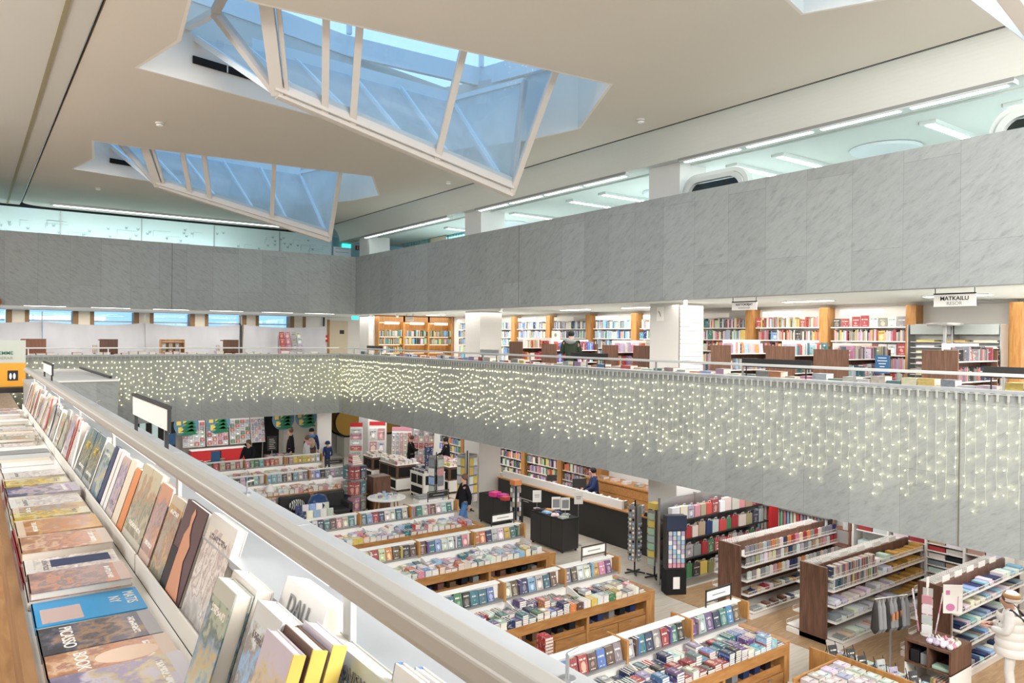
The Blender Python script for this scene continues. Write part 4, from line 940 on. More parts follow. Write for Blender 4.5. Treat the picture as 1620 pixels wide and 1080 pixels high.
t = thing('price_card', 'blue card with white lines of text standing above the right parapet', 'sign', (12.3, 6.25, 4.935)); box(0, .012, 0, .24, .12, .42).build('card', M['blue'], t); box(0, .01, .11, .13, 0, .12).build('leg', M['steel'], t)
mm = MB()
for k, w in enumerate((.14, .16, .12, .08, .12)): mm.box(-.003, 0, .12-w/2, .12+w/2, .37-k*.048, .382-k*.048)
mm.build('print_lines', M['signw'], t)
# pedestal table by the travel bay
t = thing('pedestal_table', 'round grey top on a thin pedestal before the map rack', 'table', (15.75, 6.9, 3.96)); MB().lathe([(.32, 1.95), (.33, 1.98), (.33, 2.0)], 0, 0, 24).build('tabletop', M['steel'], t); MB().lathe([(.035, 0), (.035, 1.95)], 0, 0, 10).build('stem', M['steel'], t)
t = thing('notice_stand', 'white notice with small round pictures left of the hooded man', 'sign', (15.0, 18.0, 3.96)); box(0, .02, 0, .4, 1.1, 1.85).build('panel', M['signw'], t); box(0, .02, .18, .22, 0, 1.1).build('leg', M['steel'], t)
for k in range(3): MB().ball(-.002, .2, 1.28+k*.22, .003, .06, .06, 12).build('printed_disc', M['inkg'], t)
for k, (x, y, lab) in enumerate(((12.3, 26.0, 'leftmost'), (13.2, 25.5, 'second'), (12.2, 17.25, 'middle'), (12.3, 10.6, 'rightmost'))):
    t = thing('spotlight', 'small white ceiling fitting under the upper marble, the %s one' % lab, 'spotlight', (x, y, 6.45)); MB().lathe([(.05, -.12), (.06, -.05), (.03, 0)], 0, 0, 12).build('body', M['signw'], t); MB().lathe([(.04, -.125), (.04, -.12)], 0, 0, 12).build('lens', M['lampw'], t)

# ------------------------------------------------------------ icicle light curtains
def curtain(label, origin, along, length, outv, step, ztop, pitch, near_first):
    al, ov = Vector(along), Vector(outv)
    t = thing('light_curtain', label, 'fairy lights', (*origin, ztop)); n = int(length/step)
    cab = MB(); cab.tube([al*(k*step)+Vector((0, 0, -.012*(k % 2))) for k in range(0, n+1)], .008, 4); cab.build('top_cable', M['clip'], t)
    restS, restB = MB(), MB(); nb = 0
    bm_ = MB(); bm_.ball(0, 0, 0, .0078, .0078, .009, 6); tmpl = bm_.build('bulb', M['fairy'], t); tmpl_used = False
    for k in range(n+1):
        base = al*(k*step); depth = 1.56+.14*math.sin(k*1.7)+R.uniform(-.08, .08); pts = []
        z = 0; j = 0
        while -z < depth:
            pts.append(base+ov*.012*(j % 2)+al*R.uniform(-.012, .012)+Vector((0, 0, z))); z -= .16; j += 1
        st = MB() if k < 100 else restS
        st.tube(pts, .0017, 3); st.box(*sum([[min(v), max(v)] for v in [((base+al*.012)[i]+ov[i]*.02, (base-al*.012)[i]) for i in range(2)]], []), -.10, 0)
        st.bar(base-al*.035, base+al*.035, .012, .02)
        if k < 100: st.build('strand', M['clip'], t)
        z = -.17-R.random()*.05
        while -z < depth+.02:
            q = base+ov*.022+al*R.uniform(-.05, .05)+Vector((0, 0, z))
            if nb < 100:
                if nb == 0: tmpl.location = q
                else:
                    o = tmpl.copy(); COL.objects.link(o); o.parent = t; o.location = q
            else: restB.ball(q.x, q.y, q.z, .0078, .0078, .009, 6)
            nb += 1; z -= R.uniform(.13, .24)
    if restS.v: restS.build('strand', M['clip'], t, kind='stuff')
    o = restB.build('bulb', M['fairy'], t, kind='stuff')
    return t
curtain('long curtain of warm white string lights hanging on the right marble parapet', (XB-.02, 2.5), (0, 1, 0), 24.6, (-1, 0, 0), .135, 4.86, .15, True)
curtain('curtain of warm white string lights hanging on the far marble parapet', (11.6, YA-.02), (-1, 0, 0), 10.6, (0, -1, 0), .135, 4.86, .15, True)

# ================================================================== PEOPLE
PAL['forest'] = (.035, .05, .035); PAL['hair'] = (.05, .03, .02)
def person(label, x, y, z, hgt=1.75, face=0, jacket='navy', trousers='black', hair='black', pose='stand', hood=None, hat=None, bag=None, hem=None, fat=1.0):
    """face: heading in radians (0 = looking along +X)"""
    t = thing('person', label, 'person', (x, y, z), face)
    s = hgt/1.75
    P = {'pel': (0, 0, .95), 'sp': (.01, 0, 1.12), 'ch': (.0, 0, 1.33), 'nk': (.0, 0, 1.50), 'hd': (.03, 0, 1.60), 'ht': (.02, 0, 1.69)}
    if pose in ('read', 'browse'): P['hd'] = (.07, 0, 1.585); P['ht'] = (.08, 0, 1.67)
    for sd, q in (('l', 1), ('r', -1)):
        P['hip'+sd] = (0, .09*q, .90); P['kn'+sd] = (.03, .10*q, .50); P['an'+sd] = (-.02, .11*q, .09); P['to'+sd] = (.13, .12*q, .04)
        P['sh'+sd] = (0, .18*q, 1.43)
        if pose == 'read': P['el'+sd] = (.05, .25*q, 1.16); P['wr'+sd] = (.27, .12*q, 1.17)
        elif pose == 'browse': P['el'+sd] = (.10, .24*q, 1.16); P['wr'+sd] = (.33, .16*q, 1.05)
        elif pose == 'walk': P['el'+sd] = (-.10*q, .24*q, 1.16); P['wr'+sd] = (.05-.12*q, .24*q, .92); P['kn'+sd] = (.12*q+.05, .10*q, .51); P['an'+sd] = (.22*q-.06, .10*q, .10); P['to'+sd] = (.22*q+.09, .11*q, .05)
        else: P['el'+sd] = (-.03, .25*q, 1.15); P['wr'+sd] = (.04, .26*q, .90)
    def skin(name, chain, rad, m, parent, extra=None, lv=2):
        vs = []; idx = {}; es = []
        for a, b in chain:
            for k in (a, b):
                if k not in idx: idx[k] = len(vs); vs.append(tuple(c*s for c in (P[k] if k in P else extra[k])))
            es.append((idx[a], idx[b]))
        me = bpy.data.meshes.new(name); me.from_pydata(vs, es, []); me.materials.append(m)
        o = bpy.data.objects.new(name, me); COL.objects.link(o); o.parent = parent
        sk = o.modifiers.new('skin', 'SKIN'); sk.use_smooth_shade = True
        for k, i in idx.items():
            d = me.skin_vertices[0].data[i]; rr = rad[k]; d.radius = tuple(c*s for c in (rr if isinstance(rr, tuple) else (rr, rr))); d.use_root = (i == 0)
        ss = o.modifiers.new('sub', 'SUBSURF'); ss.levels = ss.render_levels = lv
        return o
    ex = {}; ch = [('pel', 'sp'), ('sp', 'ch'), ('ch', 'nk'), ('nk', 'hd'), ('hd', 'ht')]
    rad = {'pel': .12, 'sp': .11, 'ch': .12, 'nk': .05, 'hd': (.082, .095), 'ht': (.07, .08)}
    hx, hz = P['hd'][0], P['hd'][2]
    ex['no'] = (hx+.095, 0, hz-.0); ch.append(('hd', 'no')); rad['no'] = .014
    for sd, q in (('l', 1), ('r', -1)):
        ch += [('pel', 'hip'+sd), ('hip'+sd, 'kn'+sd), ('kn'+sd, 'an'+sd), ('an'+sd, 'to'+sd), ('ch', 'sh'+sd), ('sh'+sd, 'el'+sd), ('el'+sd, 'wr'+sd)]
        rad.update({'hip'+sd: .085, 'kn'+sd: .055, 'an'+sd: .038, 'to'+sd: .035, 'sh'+sd: .055, 'el'+sd: .04, 'wr'+sd: .026})
        e, w = Vector(P['el'+sd]), Vector(P['wr'+sd]); d = (w-e).normalized(); side = Vector((0, 0, 1)).cross(d); side = side.normalized() if side.length > .2 else Vector((1, 0, 0))
        ex['pa'+sd] = tuple(w+d*.06); ch.append(('wr'+sd, 'pa'+sd)); rad['pa'+sd] = (.035, .018)
        for f in range(4):
            nm = 'f%d%s' % (f, sd); n2 = nm+'t'; off = side*(.024-.016*f); l = (.055, .065, .06, .045)[f]
            ex[nm] = tuple(w+d*.10+off); ex[n2] = tuple(w+d*(.10+l)+off*1.1+Vector((0, 0, -.02))); ch += [('pa'+sd, nm), (nm, n2)]; rad[nm] = .0095; rad[n2] = .0075
        ex['th'+sd] = tuple(w+d*.045+side*.045); ex['tt'+sd] = tuple(w+d*.085+side*.055); ch += [('pa'+sd, 'th'+sd), ('th'+sd, 'tt'+sd)]; rad['th'+sd] = .011; rad['tt'+sd] = .009
    body = skin('body', ch, rad, M['skin'], t, ex)
    eye = MB()
    for q in (1, -1): eye.ball((hx+.078)*s, .03*q*s, (hz+.022)*s, .009, n=6)
    eye.bar(((hx+.082)*s, -.02*s, (hz-.045)*s), ((hx+.082)*s, .02*s, (hz-.045)*s), .006, .008); eye.build('face_detail', M['ink'], t)
    jm = M.setdefault('cl_'+jacket, vary(mat('cloth_'+jacket, tuple(v*1.0 for v in PAL[jacket]), .85, spec=.1), .15, 14)); tm = M.setdefault('cl_'+trousers, vary(mat('cloth_'+trousers, PAL[trousers], .85, spec=.1), .15, 14))
    f = fat; hz_ = hem or .88
    ex2 = {'hem': (0, 0, hz_)}
    c2 = [('hem', 'sp'), ('sp', 'ch'), ('ch', 'col')]; ex2['col'] = (-.005, 0, 1.49); r2 = {'hem': (.155*f, .17*f), 'sp': (.15*f, .165*f), 'ch': (.145*f, .17*f), 'col': .075}
    for sd, q in (('l', 1), ('r', -1)): c2 += [('ch', 'sh'+sd), ('sh'+sd, 'el'+sd), ('el'+sd, 'wr'+sd)]; r2.update({'sh'+sd: .078*f, 'el'+sd: .062*f, 'wr'+sd: .043*f})
    skin('jacket', c2, r2, jm, t, ex2)
    c3 = [('pel', 'hipl'), ('pel', 'hipr')]; r3 = {'pel': (.125, .14)}
    for sd in 'lr': c3 += [('hip'+sd, 'kn'+sd), ('kn'+sd, 'an'+sd)]; r3.update({'hip'+sd: .10, 'kn'+sd: .072, 'an'+sd: .058})
    skin('trousers', c3, r3, tm, t)
    sh = MB()
    for sd in 'lr':
        a, b = Vector(P['an'+sd])*s, Vector(P['to'+sd])*s; a.z = .045; b.z = .04; sh.bar(a-(b-a)*.35, b+(b-a)*.25, .095, .085)
    sh.build('shoes', M['dark'], t, bevel=.02)
    hx2, hz2 = (P['hd'][0]+P['ht'][0])/2, P['ht'][2]
    if hat: MB().lathe([(.103, -.03), (.108, .02), (.09, .075), (.05, .10), (.01, .108)], 0, 0, 14).build('hat', M.setdefault('hat_'+hat, mat('knit_'+hat, PAL[hat], .9)), t, ((hx2-.015)*s, 0, (hz2-.02)*s), smooth=True)
    else:
        hb = MB(); hb.ball(0, 0, 0, .100, .096, .10, 14); o = hb.build('hair', M.setdefault('hair_'+hair, mat('hair_'+hair, PAL[hair], .7)), t, ((hx2-.038)*s, 0, (hz2-.005)*s), smooth=True)
    if hood: MB().ball(0, 0, 0, .10, .15, .075, 12).build('hood', M.setdefault('hood_'+hood, mat('hood_'+hood, PAL[hood], .9)), t, (-.09*s, 0, 1.46*s), smooth=True)
    if bag:
        b = MB(); b.ball(0, 0, 0, .12, .15, .22, 12); b.build('backpack', M.setdefault('bag_'+bag, mat('bag_'+bag, PAL[bag], .8)), t, (-.24*s, 0, 1.22*s), smooth=True)
        st = MB()
        for q in (1, -1): st.tube([(-.16*s, .1*q*s, 1.42*s), (.0, .13*q*s, 1.50*s), (.16*s, .12*q*s, 1.36*s), (.15*s, .13*q*s, 1.15*s), (-.15*s, .13*q*s, 1.06*s)], .018)
        st.build('straps', M['dark'], t)
    return t
TOC = math.atan2(-1, -1)
person('man in dark green jacket with grey hood browsing on the mezzanine, seen from behind', 13.45, 15.65, 3.975, 1.83, .75, 'forest', 'black', 'black', 'read', hood='grey')
person('bearded man in black jacket looking down among the front tables at the far left', 8.35, 27.75, 0, 1.75, 3.9, 'black', 'grey', 'brown', 'browse')
person('tall person in dark coat walking near the far left doorway', 10.45, 29.3, 0, 1.85, 2.6, 'black', 'black', 'brown', 'walk', hem=.7)
person('person in grey jacket with striped scarf walking beside the tall dark coat', 10.85, 28.6, 0, 1.6, 2.4, 'silver', 'grey', 'brown', 'walk', hood='pink')
person('person in dark jacket and black beanie with a tan backpack, seen from behind', 11.3, 29.25, 0, 1.8, 1.2, 'navy', 'brown', 'black', 'stand', hat='black', bag='tan', hood='blue')
person('small child in a dark blue hooded suit near the escalator', 11.95, 29.15, 0, 1.22, 1.5, 'navy', 'navy', 'navy', 'stand', hat='navy')
person('woman in black coat holding a red paper by the newspaper racks', 14.1, 26.0, 0, 1.7, -.2, 'black', 'black', 'brown', 'read', bag=None)
person('person with dark hair and black top bending behind the book islands', 14.95, 24.7, 0, 1.7, 2.3, 'black', 'black', 'black', 'browse')
person('shop clerk in dark top leaning behind the checkout counter', 15.25, 16.6, 0, 1.7, 2.6, 'navy', 'black', 'black', 'browse')
person('person in black coat and blue jeans walking past the postcard stand', 11.28, 17.65, 0, 1.72, 2.9, 'black', 'blue', 'brown', 'walk', hem=.75)
person('person whose hair shows above the header board at the left edge', -.05, 15.4, 3.965, 1.56, -1.2, 'grey', 'black', 'brown', 'stand')
wl = person('woman in white puffer coat, white beanie and white trousers with a small black backpack', 13.12, 4.72, 0, 1.70, 1.9, 'white', 'white', 'brown', 'read', hem=.72, fat=1.25)
MB().lathe([(.112, -.05), (.118, .0), (.10, .07), (.06, .10), (.01, .108)], 0, 0, 18).build('beanie', M['signw'], wl, (.0, 0, 1.62), smooth=True)
MB().lathe([(.12, -.03), (.125, .0), (.118, .03)], 0, 0, 18).build('headphone_band', mat('tan_fur', (.45, .27, .12), .9), wl, (.0, 0, 1.655), smooth=True)
MB().ball(0, 0, 0, .09, .13, .19, 14).build('backpack', M['dark'], wl, (-.25, -.02, 1.18), smooth=True)
MB().tube([(-.2, -.12, 1.3), (.0, -.17, 1.48), (.17, .0, 1.25)], .018).tube([(-.2, .12, 1.3), (.0, .17, 1.48), (.17, .1, 1.2)], .018).build('straps', M['dark'], wl)
MB().ball(-.34, .07, 1.12, .025, .03, .04, 8).build('charm', M['red'], wl, smooth=True); MB().ball(-.34, -.02, 1.08, .02, .025, .035, 8).build('charm', M['signw'], wl, smooth=True)
ts = MB()
for k in range(5): ts.lathe([(.213-.006*k, .74+k*.13), (.228-.006*k, .78+k*.13), (.228-.006*k, .83+k*.13), (.208-.006*k, .87+k*.13)], 0, 0, 24, cap=False)
ts.build('quilted_coat', M['signw'], wl, smooth=True)

# ================================================================== GROUND FLOOR: BOOK TABLES
TN = ['nearest', 'second nearest', 'third nearest', 'fourth nearest', 'sixth nearest', 'farthest']
under = MB(); farmass = MB(); clear = []
def pile_table(k, yr, x0, x1, pal, fpal, sign=None, ridge_x0=None, far=False):
    nm = TN[k]; L = x1-x0
    t = thing('book_table', 'oak book table with a white-topped book ridge along its middle, the %s one' % nm, 'table', (x0, yr, 0), 0, None)
    box(0, L, -.75, .75, .76, .80).build('tabletop', M['signw'], t)
    MB().box(0, L, -.78, -.75, .66, .815).box(0, L, .75, .78, .66, .815).box(L, L+.03, -.78, .78, .66, .815).box(-.03, 0, -.78, .78, .66, .815).build('edge_rail', M['oak'], t)
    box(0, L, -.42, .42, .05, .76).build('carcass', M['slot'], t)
    for x in [L*i/3 for i in range(4)]: box(x-.03, x+.03, -.74, .74, 0, .66).build('upright', M['oakv'], t)
    box(.03, L-.03, -.72, -.42, .38, .41).build('cubby_shelf', M['oak'], t)
    for i in range(3):
        a, b = L*i/3+.035, L*(i+1)/3-.035
        for (u, v) in ((a, (a+b)/2-.008), ((a+b)/2+.008, b)):
            d = box(u, v, -.73, -.71, .06, .37).build('drawer', M['oak'], t); box((u+v)/2-.05, (u+v)/2+.05, -.745, -.73, .33, .345).build('handle', M['steel'], d)
        box(a, b, -.68, -.66, .41, .47).build('cubby_lip', M['oak'], t)
        for j in range(5):
            q = a+.05+j*(b-a)/5.2; under.T = None
            under.box(x0+q, x0+q+.14, yr-.6, yr-.45, .41, .41+R.uniform(.08, .2), M['mass'], jit(PAL[R.choice(['black', 'grey', 'navy', 'black', 'silver', 'brown'])]))
    rx0 = (ridge_x0 or x0)-x0; rl = L-.22
    box(rx0, rl, -.075, .075, 1.335, 1.355).build('ridge_top', M['signw'], t)
    box(rx0, rl, -.012, .012, .80, 1.335).build('ridge_panel', M['signw'], t)
    for s, n2 in ((-1, 'front'), (1, 'back')):
        box(rx0, rl, min(s*.01, s*.20), max(s*.01, s*.20), 1.055, 1.075).build('ridge_shelf', M['inkg'], t)
        box(rx0, rl, min(s*.19, s*.20), max(s*.19, s*.20), 1.075, 1.10).build('ridge_lip', M['steel'], t)
        box(rx0+.05, rl-.05, min(s*.05, s*.09), max(s*.05, s*.09), 1.045, 1.054).build('light_strip', M['led'], t)
    xs_ = [rl]; 
    while xs_[-1]-1.36 > rx0: xs_.append(xs_[-1]-1.36)
    for x in xs_: MB().prism([(x-.025, -.21), (x+.015, -.21), (x+.015, .21), (x-.025, .21)], 1.04, 1.362).build('divider', M['oakv'], t)
    # white bracket cards standing on the table
    for x in (rl-1.2, rl-2.6):
        MB().add([(x, -.05, 1.0), (x+.02, -.05, 1.0), (x+.02, -.70, .81), (x, -.70, .81), (x, -.05, .81), (x+.02, -.05, .81)], [(0, 1, 2, 3), (0, 3, 4), (1, 5, 2), (0, 4, 5, 1), (3, 2, 5, 4)]).build('divider_card', M['signw'], t)
    if sign:
        s_ = thing('sign_frame', 'dark framed white sign standing on the ridge of the %s table' % nm, 'sign', (x0+rl-.78, yr+.02, 1.356))
        MB().box(0, .02, 0, .015, 0, .27).box(.62, .64, 0, .015, 0, .27).box(0, .64, 0, .015, .25, .27).box(.02, .62, 0, .015, .07, .085).build('frame', M['dark'], s_)
        box(.035, .605, .003, .012, .10, .235).build('panel', M['signw'] if sign != 'dark' else M['dark'], s_); MB().box(.16, .48, -.001, .003, .155, .175).build('print_lines', M['inkg'], s_)
    # face-out books on the ridge
    x = x0+rx0+.04; i = 0
    while x < x0+rl-.16:
        rel = (x-x0-xs_[0]) % 1.36
        if rel > 1.36-.17: x += .17+.01; x = x0+xs_[0]-1.36*round((x0+xs_[0]-x)/1.36)+.03 if rel > 1.19 else x; 
        w = R.uniform(.135, .16); hh = R.uniform(.235, .27); c = R.choice(fpal); th = R.choice([.02, .03, .05])
        if R.random() < .22: w = R.choice([.03, .04])
        lab = '%s book on the ridge of the %s table, %s from the left' % (c, nm, nth(i))
        T = TM(x, yr-.150-th*.2, 1.078, -.24) 
        if w < .1: book(lab, 'books on the ridge of the %s table' % nm, c, TM(x+w, yr-.17, 1.078, 0, -.0, PI/2) @ Matrix.Rotation(0, 4, 'X'), (.13, w, hh))
        else: book(lab, 'books on the ridge of the %s table' % nm, c, T, (w, th, hh))
        x += w+R.uniform(.004, .02); i += 1
    # piles
    for rw in range(3):
        x = x0+.06; i = 0
        while x < x1-.17:
            w = R.uniform(.125, .16); d = R.uniform(.19, .215); n = R.choice([1, 2, 2, 3, 4, 5]); z = .801; yy = yr-.735+rw*.225
            c = R.choice(pal); th = R.uniform(.02, .035); up = R.random() < .25
            if x < (ridge_x0 or x0)-.5: x += w; continue
            if up:   # block of spine-up / fore-edge-up books
                for q in range(5): massbook(under, TM(x+w*q/5+w/5.2, yy, .801, 0, 0, PI/2) , (.2, w/5.3, .13+.01*(q % 2)), jit(PAL[c]))
            else:
                for q in range(n):
                    massbook(under, TM(x+R.uniform(0, .006), yy, z, 0, 0, R.uniform(-.04, .04)) @ Matrix.Translation((0, d, 0)) @ LX, (w, th, d), jit(PAL[c if R.random() < .8 else R.choice(pal)])); z += th+.0005
                T = TM(x+R.uniform(0, .008), yy, z, 0, 0, R.uniform(-.08, .08)) @ Matrix.Translation((0, d, 0)) @ LX
                if far: massbook(under, T, (w, th, d), jit(PAL[c]))
                else: book('%s paperback atop a %s-row pile of the %s table, %s from left' % (c, ['front', 'middle', 'rear'][rw], nm, nth(i)), 'paperbacks topping the piles on the %s table' % nm, c, T, (w, th, d), 'paperback')
            i += 1; x += w+R.choice([.004, .01, .02])
    # low end cabinet
    e = thing('end_cabinet', 'low oak cabinet at the right end of the %s book table' % nm, 'cabinet', (x1+.04, yr-.55, 0))
    box(0, .36, 0, 1.1, .04, .68).build('body', M['oakv'], e); box(-.0, .37, -.01, 1.11, .68, .70).build('top', M['oak'], e); box(.02, .34, .02, 1.08, 0, .04).build('plinth', M['slot'], e)
    return t
DK = ['navy', 'black', 'teal', 'purple', 'blue', 'grey', 'crimson', 'brown', 'sky', 'navy', 'silver', 'black', 'lilac']
LT = ['white', 'cream', 'white', 'pink', 'orange', 'sky', 'cream', 'red', 'silver', 'white', 'white', 'yellow', 'teal', 'grey', 'tan', 'lilac', 'white']
MX = MIXP+['white', 'cream', 'silver', 'teal']
pile_table(0, 7.62, 5.9, 10.42, DK+['white', 'silver', 'cream', 'teal', 'red'], DK, 'x')
pile_table(1, 10.57, 5.9, 10.42, MX+['brown', 'teal', 'purple', 'green', 'olive'], MX+['teal', 'purple'], 'x')
pile_table(2, 13.65, 5.8, 10.46, LT+['silver', 'sky', 'lilac'], MX, 'x')
pile_table(3, 16.58, 5.8, 10.50, LT+['white', 'red'], MX+['pink', 'sky', 'yellow', 'teal'], 'dark')
pile_table(4, 22.75, 6.0, 10.25, ['white', 'cream', 'orange', 'tan', 'pink', 'white'], ['black', 'grey', 'silver', 'sky', 'cream'], 'dark', far=True)
pile_table(5, 25.75, 5.9, 10.5, ['white', 'cream', 'orange', 'tan', 'pink', 'white', 'cream'], ['orange', 'yellow', 'cream', 'sky', 'crimson', 'green', 'pink', 'silver', 'red'], None, far=True)
# books displayed along the front edge of the sixth table
x = 7.1; i = 0
while x < 10.2:
    c = 'cream' if x < 8.0 else ('orange' if x < 9.1 else 'navy'); 
    book('%s book on the front edge of the sixth nearest table, %s from the left' % (c, nth(i)), 'books along the front edge of the sixth table', c, TM(x, 21.86, .58, -.2), (.15, .02, .21)); x += .165; i += 1
tag(box(7.0, 10.3, 21.80, 21.96, .55, .575).build('edge_shelf', M['oak']), 'narrow oak shelf along the front of the sixth nearest table', 'shelf')
tag(under.build('book', M['cover']), 'lower books in the table piles and far table stacks', 'book', None, 'stuff')
# tower of red books beside the second table
for k in range(14):
    book('%s-covered book in the tall stack between the two nearest tables, %s from the floor' % ('red', nth(k)), 'tall red book stack between the nearest tables', 'crimson' if k % 3 else 'red', TM(7.55+R.uniform(0, .01), 9.35, .002+k*.052) @ Matrix.Translation((0, .24, 0)) @ LX, (.17, .05, .24))
# low shelf with easels at the bottom right
t = thing('low_shelf', 'low oak shelf of cards and notebooks at the bottom right', 'shelf unit', (10.85, 5.0, 0))
MB().box(0, .62, 0, 1.7, .0, .5).build('body', M['oakv'], t); box(0, .62, 0, 1.7, .5, .52).build('top', M['signw'], t); box(-.03, 0, 0, 1.72, 0, .72).build('side_panel', M['oakv'], t)
for k in range(6):
    c = ['black', 'black', 'black', 'silver', 'silver', 'black'][k]; xx, yy = 11.02+(k % 2)*.1, 6.5-k*.24
    e = thing('wire_easel', 'black wire easel holding a %s notebook on the low oak shelf, %s from the left' % (c, nth(k)), 'easel', (xx, yy, .521), -.35, 'wire easels on the low shelf')
    MB().bar((0, 0, 0), (.0, .08, .27), .008).bar((.17, 0, 0), (.17, .08, .27), .008).bar((0, 0, 0), (.17, 0, 0), .008).bar((0, .12, 0), (0, .05, .2), .008).bar((.17, .12, 0), (.17, .05, .2), .008).build('wire', M['black'], e)
    book('%s notebook standing on a wire easel of the low oak shelf, %s from the left' % (c, nth(k)), 'notebooks on the wire easels', c, TM(xx+.01, yy-.03, .53, -.28, 0, -.35), (.15, .016, .23), 'notebook')
i = 0
for a in range(7):
    for b in range(2):
        c = R.choice(['white', 'cream', 'silver', 'grey', 'pink', 'white', 'sky', 'black']); book('%s card pack lying on the low oak shelf, %s counted from the far end' % (c, nth(i)), 'card packs on the low oak shelf', c, TM(11.12+b*.17, 6.46-a*.235, .521) @ Matrix.Translation((0, .2, 0)) @ LX, (.15, .05+.02*(a % 2), .2), 'card_pack'); i += 1
t = thing('book_table', 'oak table edge with calendars at the very bottom of the picture', 'table', (9.35, 4.78, 0)); box(0, 1.15, 0, 1.25, .75, .80).build('tabletop', M['oak'], t); MB().box(1.12, 1.15, 0, 1.28, .8, .92).box(0, 1.15, 1.25, 1.28, .8, .86).build('edge_rail', M['oakv'], t)
for x in (.04, 1.05): box(x, x+.05, .05, 1.2, 0, .75).build('leg', M['oakv'], t)
i = 0
for a in range(4):
    for b in range(6):
        c = ['white', 'cream', 'white', 'white', 'silver'][(a+b) % 5]; book('%s calendar in the rows at the bottom edge of the picture, %s' % (c, nth(i)), 'calendars on the bottom edge table', c, TM(9.42+b*.165, 5.78-a*.23, .803) @ Matrix.Translation((0, .2, 0)) @ LX, (.15, .06+.02*(b % 2), .19), 'calendar'); i += 1

# ================================================================== STATIONERY GONDOLAS
def goods(x, y, z, kind, c, label, group):
    if kind == 'box': o = MB().box(0, .11, 0, .16, 0, R.uniform(.04, .10)).build('goods_box', M['tint'], None, (x, y, z), 0, color=jit(PAL[c]), bevel=.003)
    elif kind == 'pack': o = MB().box(0, .12, 0, .03, 0, .17).box(.045, .075, 0, .02, .17, .185).build('hanging_pack', M['tint'], None, (x, y, z), color=jit(PAL[c]))
    elif kind == 'tray': o = MB().box(0, .2, 0, .26, 0, .008).box(0, .2, 0, .01, 0, .06).box(0, .01, 0, .26, 0, .05).box(.19, .2, 0, .26, 0, .05).box(.02, .18, .02, .25, .008, R.uniform(.03, .09)).build('paper_tray', M['tint'], None, (x, y, z), color=jit(PAL[c]))
    else: o = MB().box(0, .15, 0, .22, 0, R.uniform(.03, .12)).build('paper_stack', M['tint'], None, (x, y, z), color=jit(PAL[c]), bevel=.002)
    return tag(o, label, {'box': 'box', 'pack': 'hanging pack', 'tray': 'tray', 'stack': 'paper stack'}[kind], group)
def stationery(x0, x1, yc, half, hgt, label, short, levels, ends='walnut'):
    t = thing('gondola_shelf', label, 'shelf unit', (x0, yc, 0)); L = x1-x0
    box(0, .05, -half, half, 0, hgt).build('end_panel', M['walnut'], t); box(L-.05, L, -half, half, 0, hgt-.25).build('end_panel', M['walnut'], t)
    box(.05, L-.05, -.03, .03, .1, hgt-.06).build('spine_panel', M['walnut'], t); box(.05, L-.05, -.03, .03, hgt-.06, hgt-.02).build('top_rail', M['walnut'], t)
    for s in (-1, 1):
        for k, z in enumerate(levels):
            dd = half+.30 if z < .3 else half+.05+.12*(hgt-z)
            a, b = sorted((s*.03, s*dd))
            for (u, v) in ((.05, L/2-.01), (L/2+.01, L-.05)):
                sh = box(u, v, a, b, z, z+.02).build('shelf', M['shelf'], t)
                w = MB(); e = s*dd
                w.bar((u, e, z+.09), (v, e, z+.09), .006)
                q = u
                while q < v: w.bar((q, e, z+.02), (q, e, z+.09), .004); q += .05
                w.build('wire_front', M['signw'], sh)
    box(0, L, -half-.28, half+.28, .0, .10).build('base', M['shelf'], t)
    for k in range(5):
        q = .3+k*(L-.5)/5; box(q, q+.28, -.005, .005, hgt-.02, hgt+.08).build('header_card', M['signw'], t)
    return t, L
LV = [.12, .42, .70, .98]
stationery(12.62, 16.1, 9.66, .27, 1.42, 'walnut-ended stationery gondola hung with cards, the farther one', 'farther', LV+[1.2])
stationery(12.72, 16.3, 7.84, .27, 1.42, 'walnut-ended stationery gondola full of notebooks and paper, the middle one', 'middle', LV+[1.2])
stationery(13.4, 16.3, 6.0, .27, 1.42, 'walnut gondola with blue and white stationery behind the woman in white', 'nearer', LV+[1.2])
i = 0
PG = {0: ['white', 'crimson', 'orange', 'silver', 'brown', 'white', 'grey', 'navy', 'silver', 'cream', 'white', 'tan', 'pink', 'grey'], 1: ['cream', 'white', 'silver', 'white', 'white', 'silver', 'white', 'grey'], 2: ['sky', 'white', 'white', 'sky', 'navy', 'white', 'silver', 'grey', 'white']}
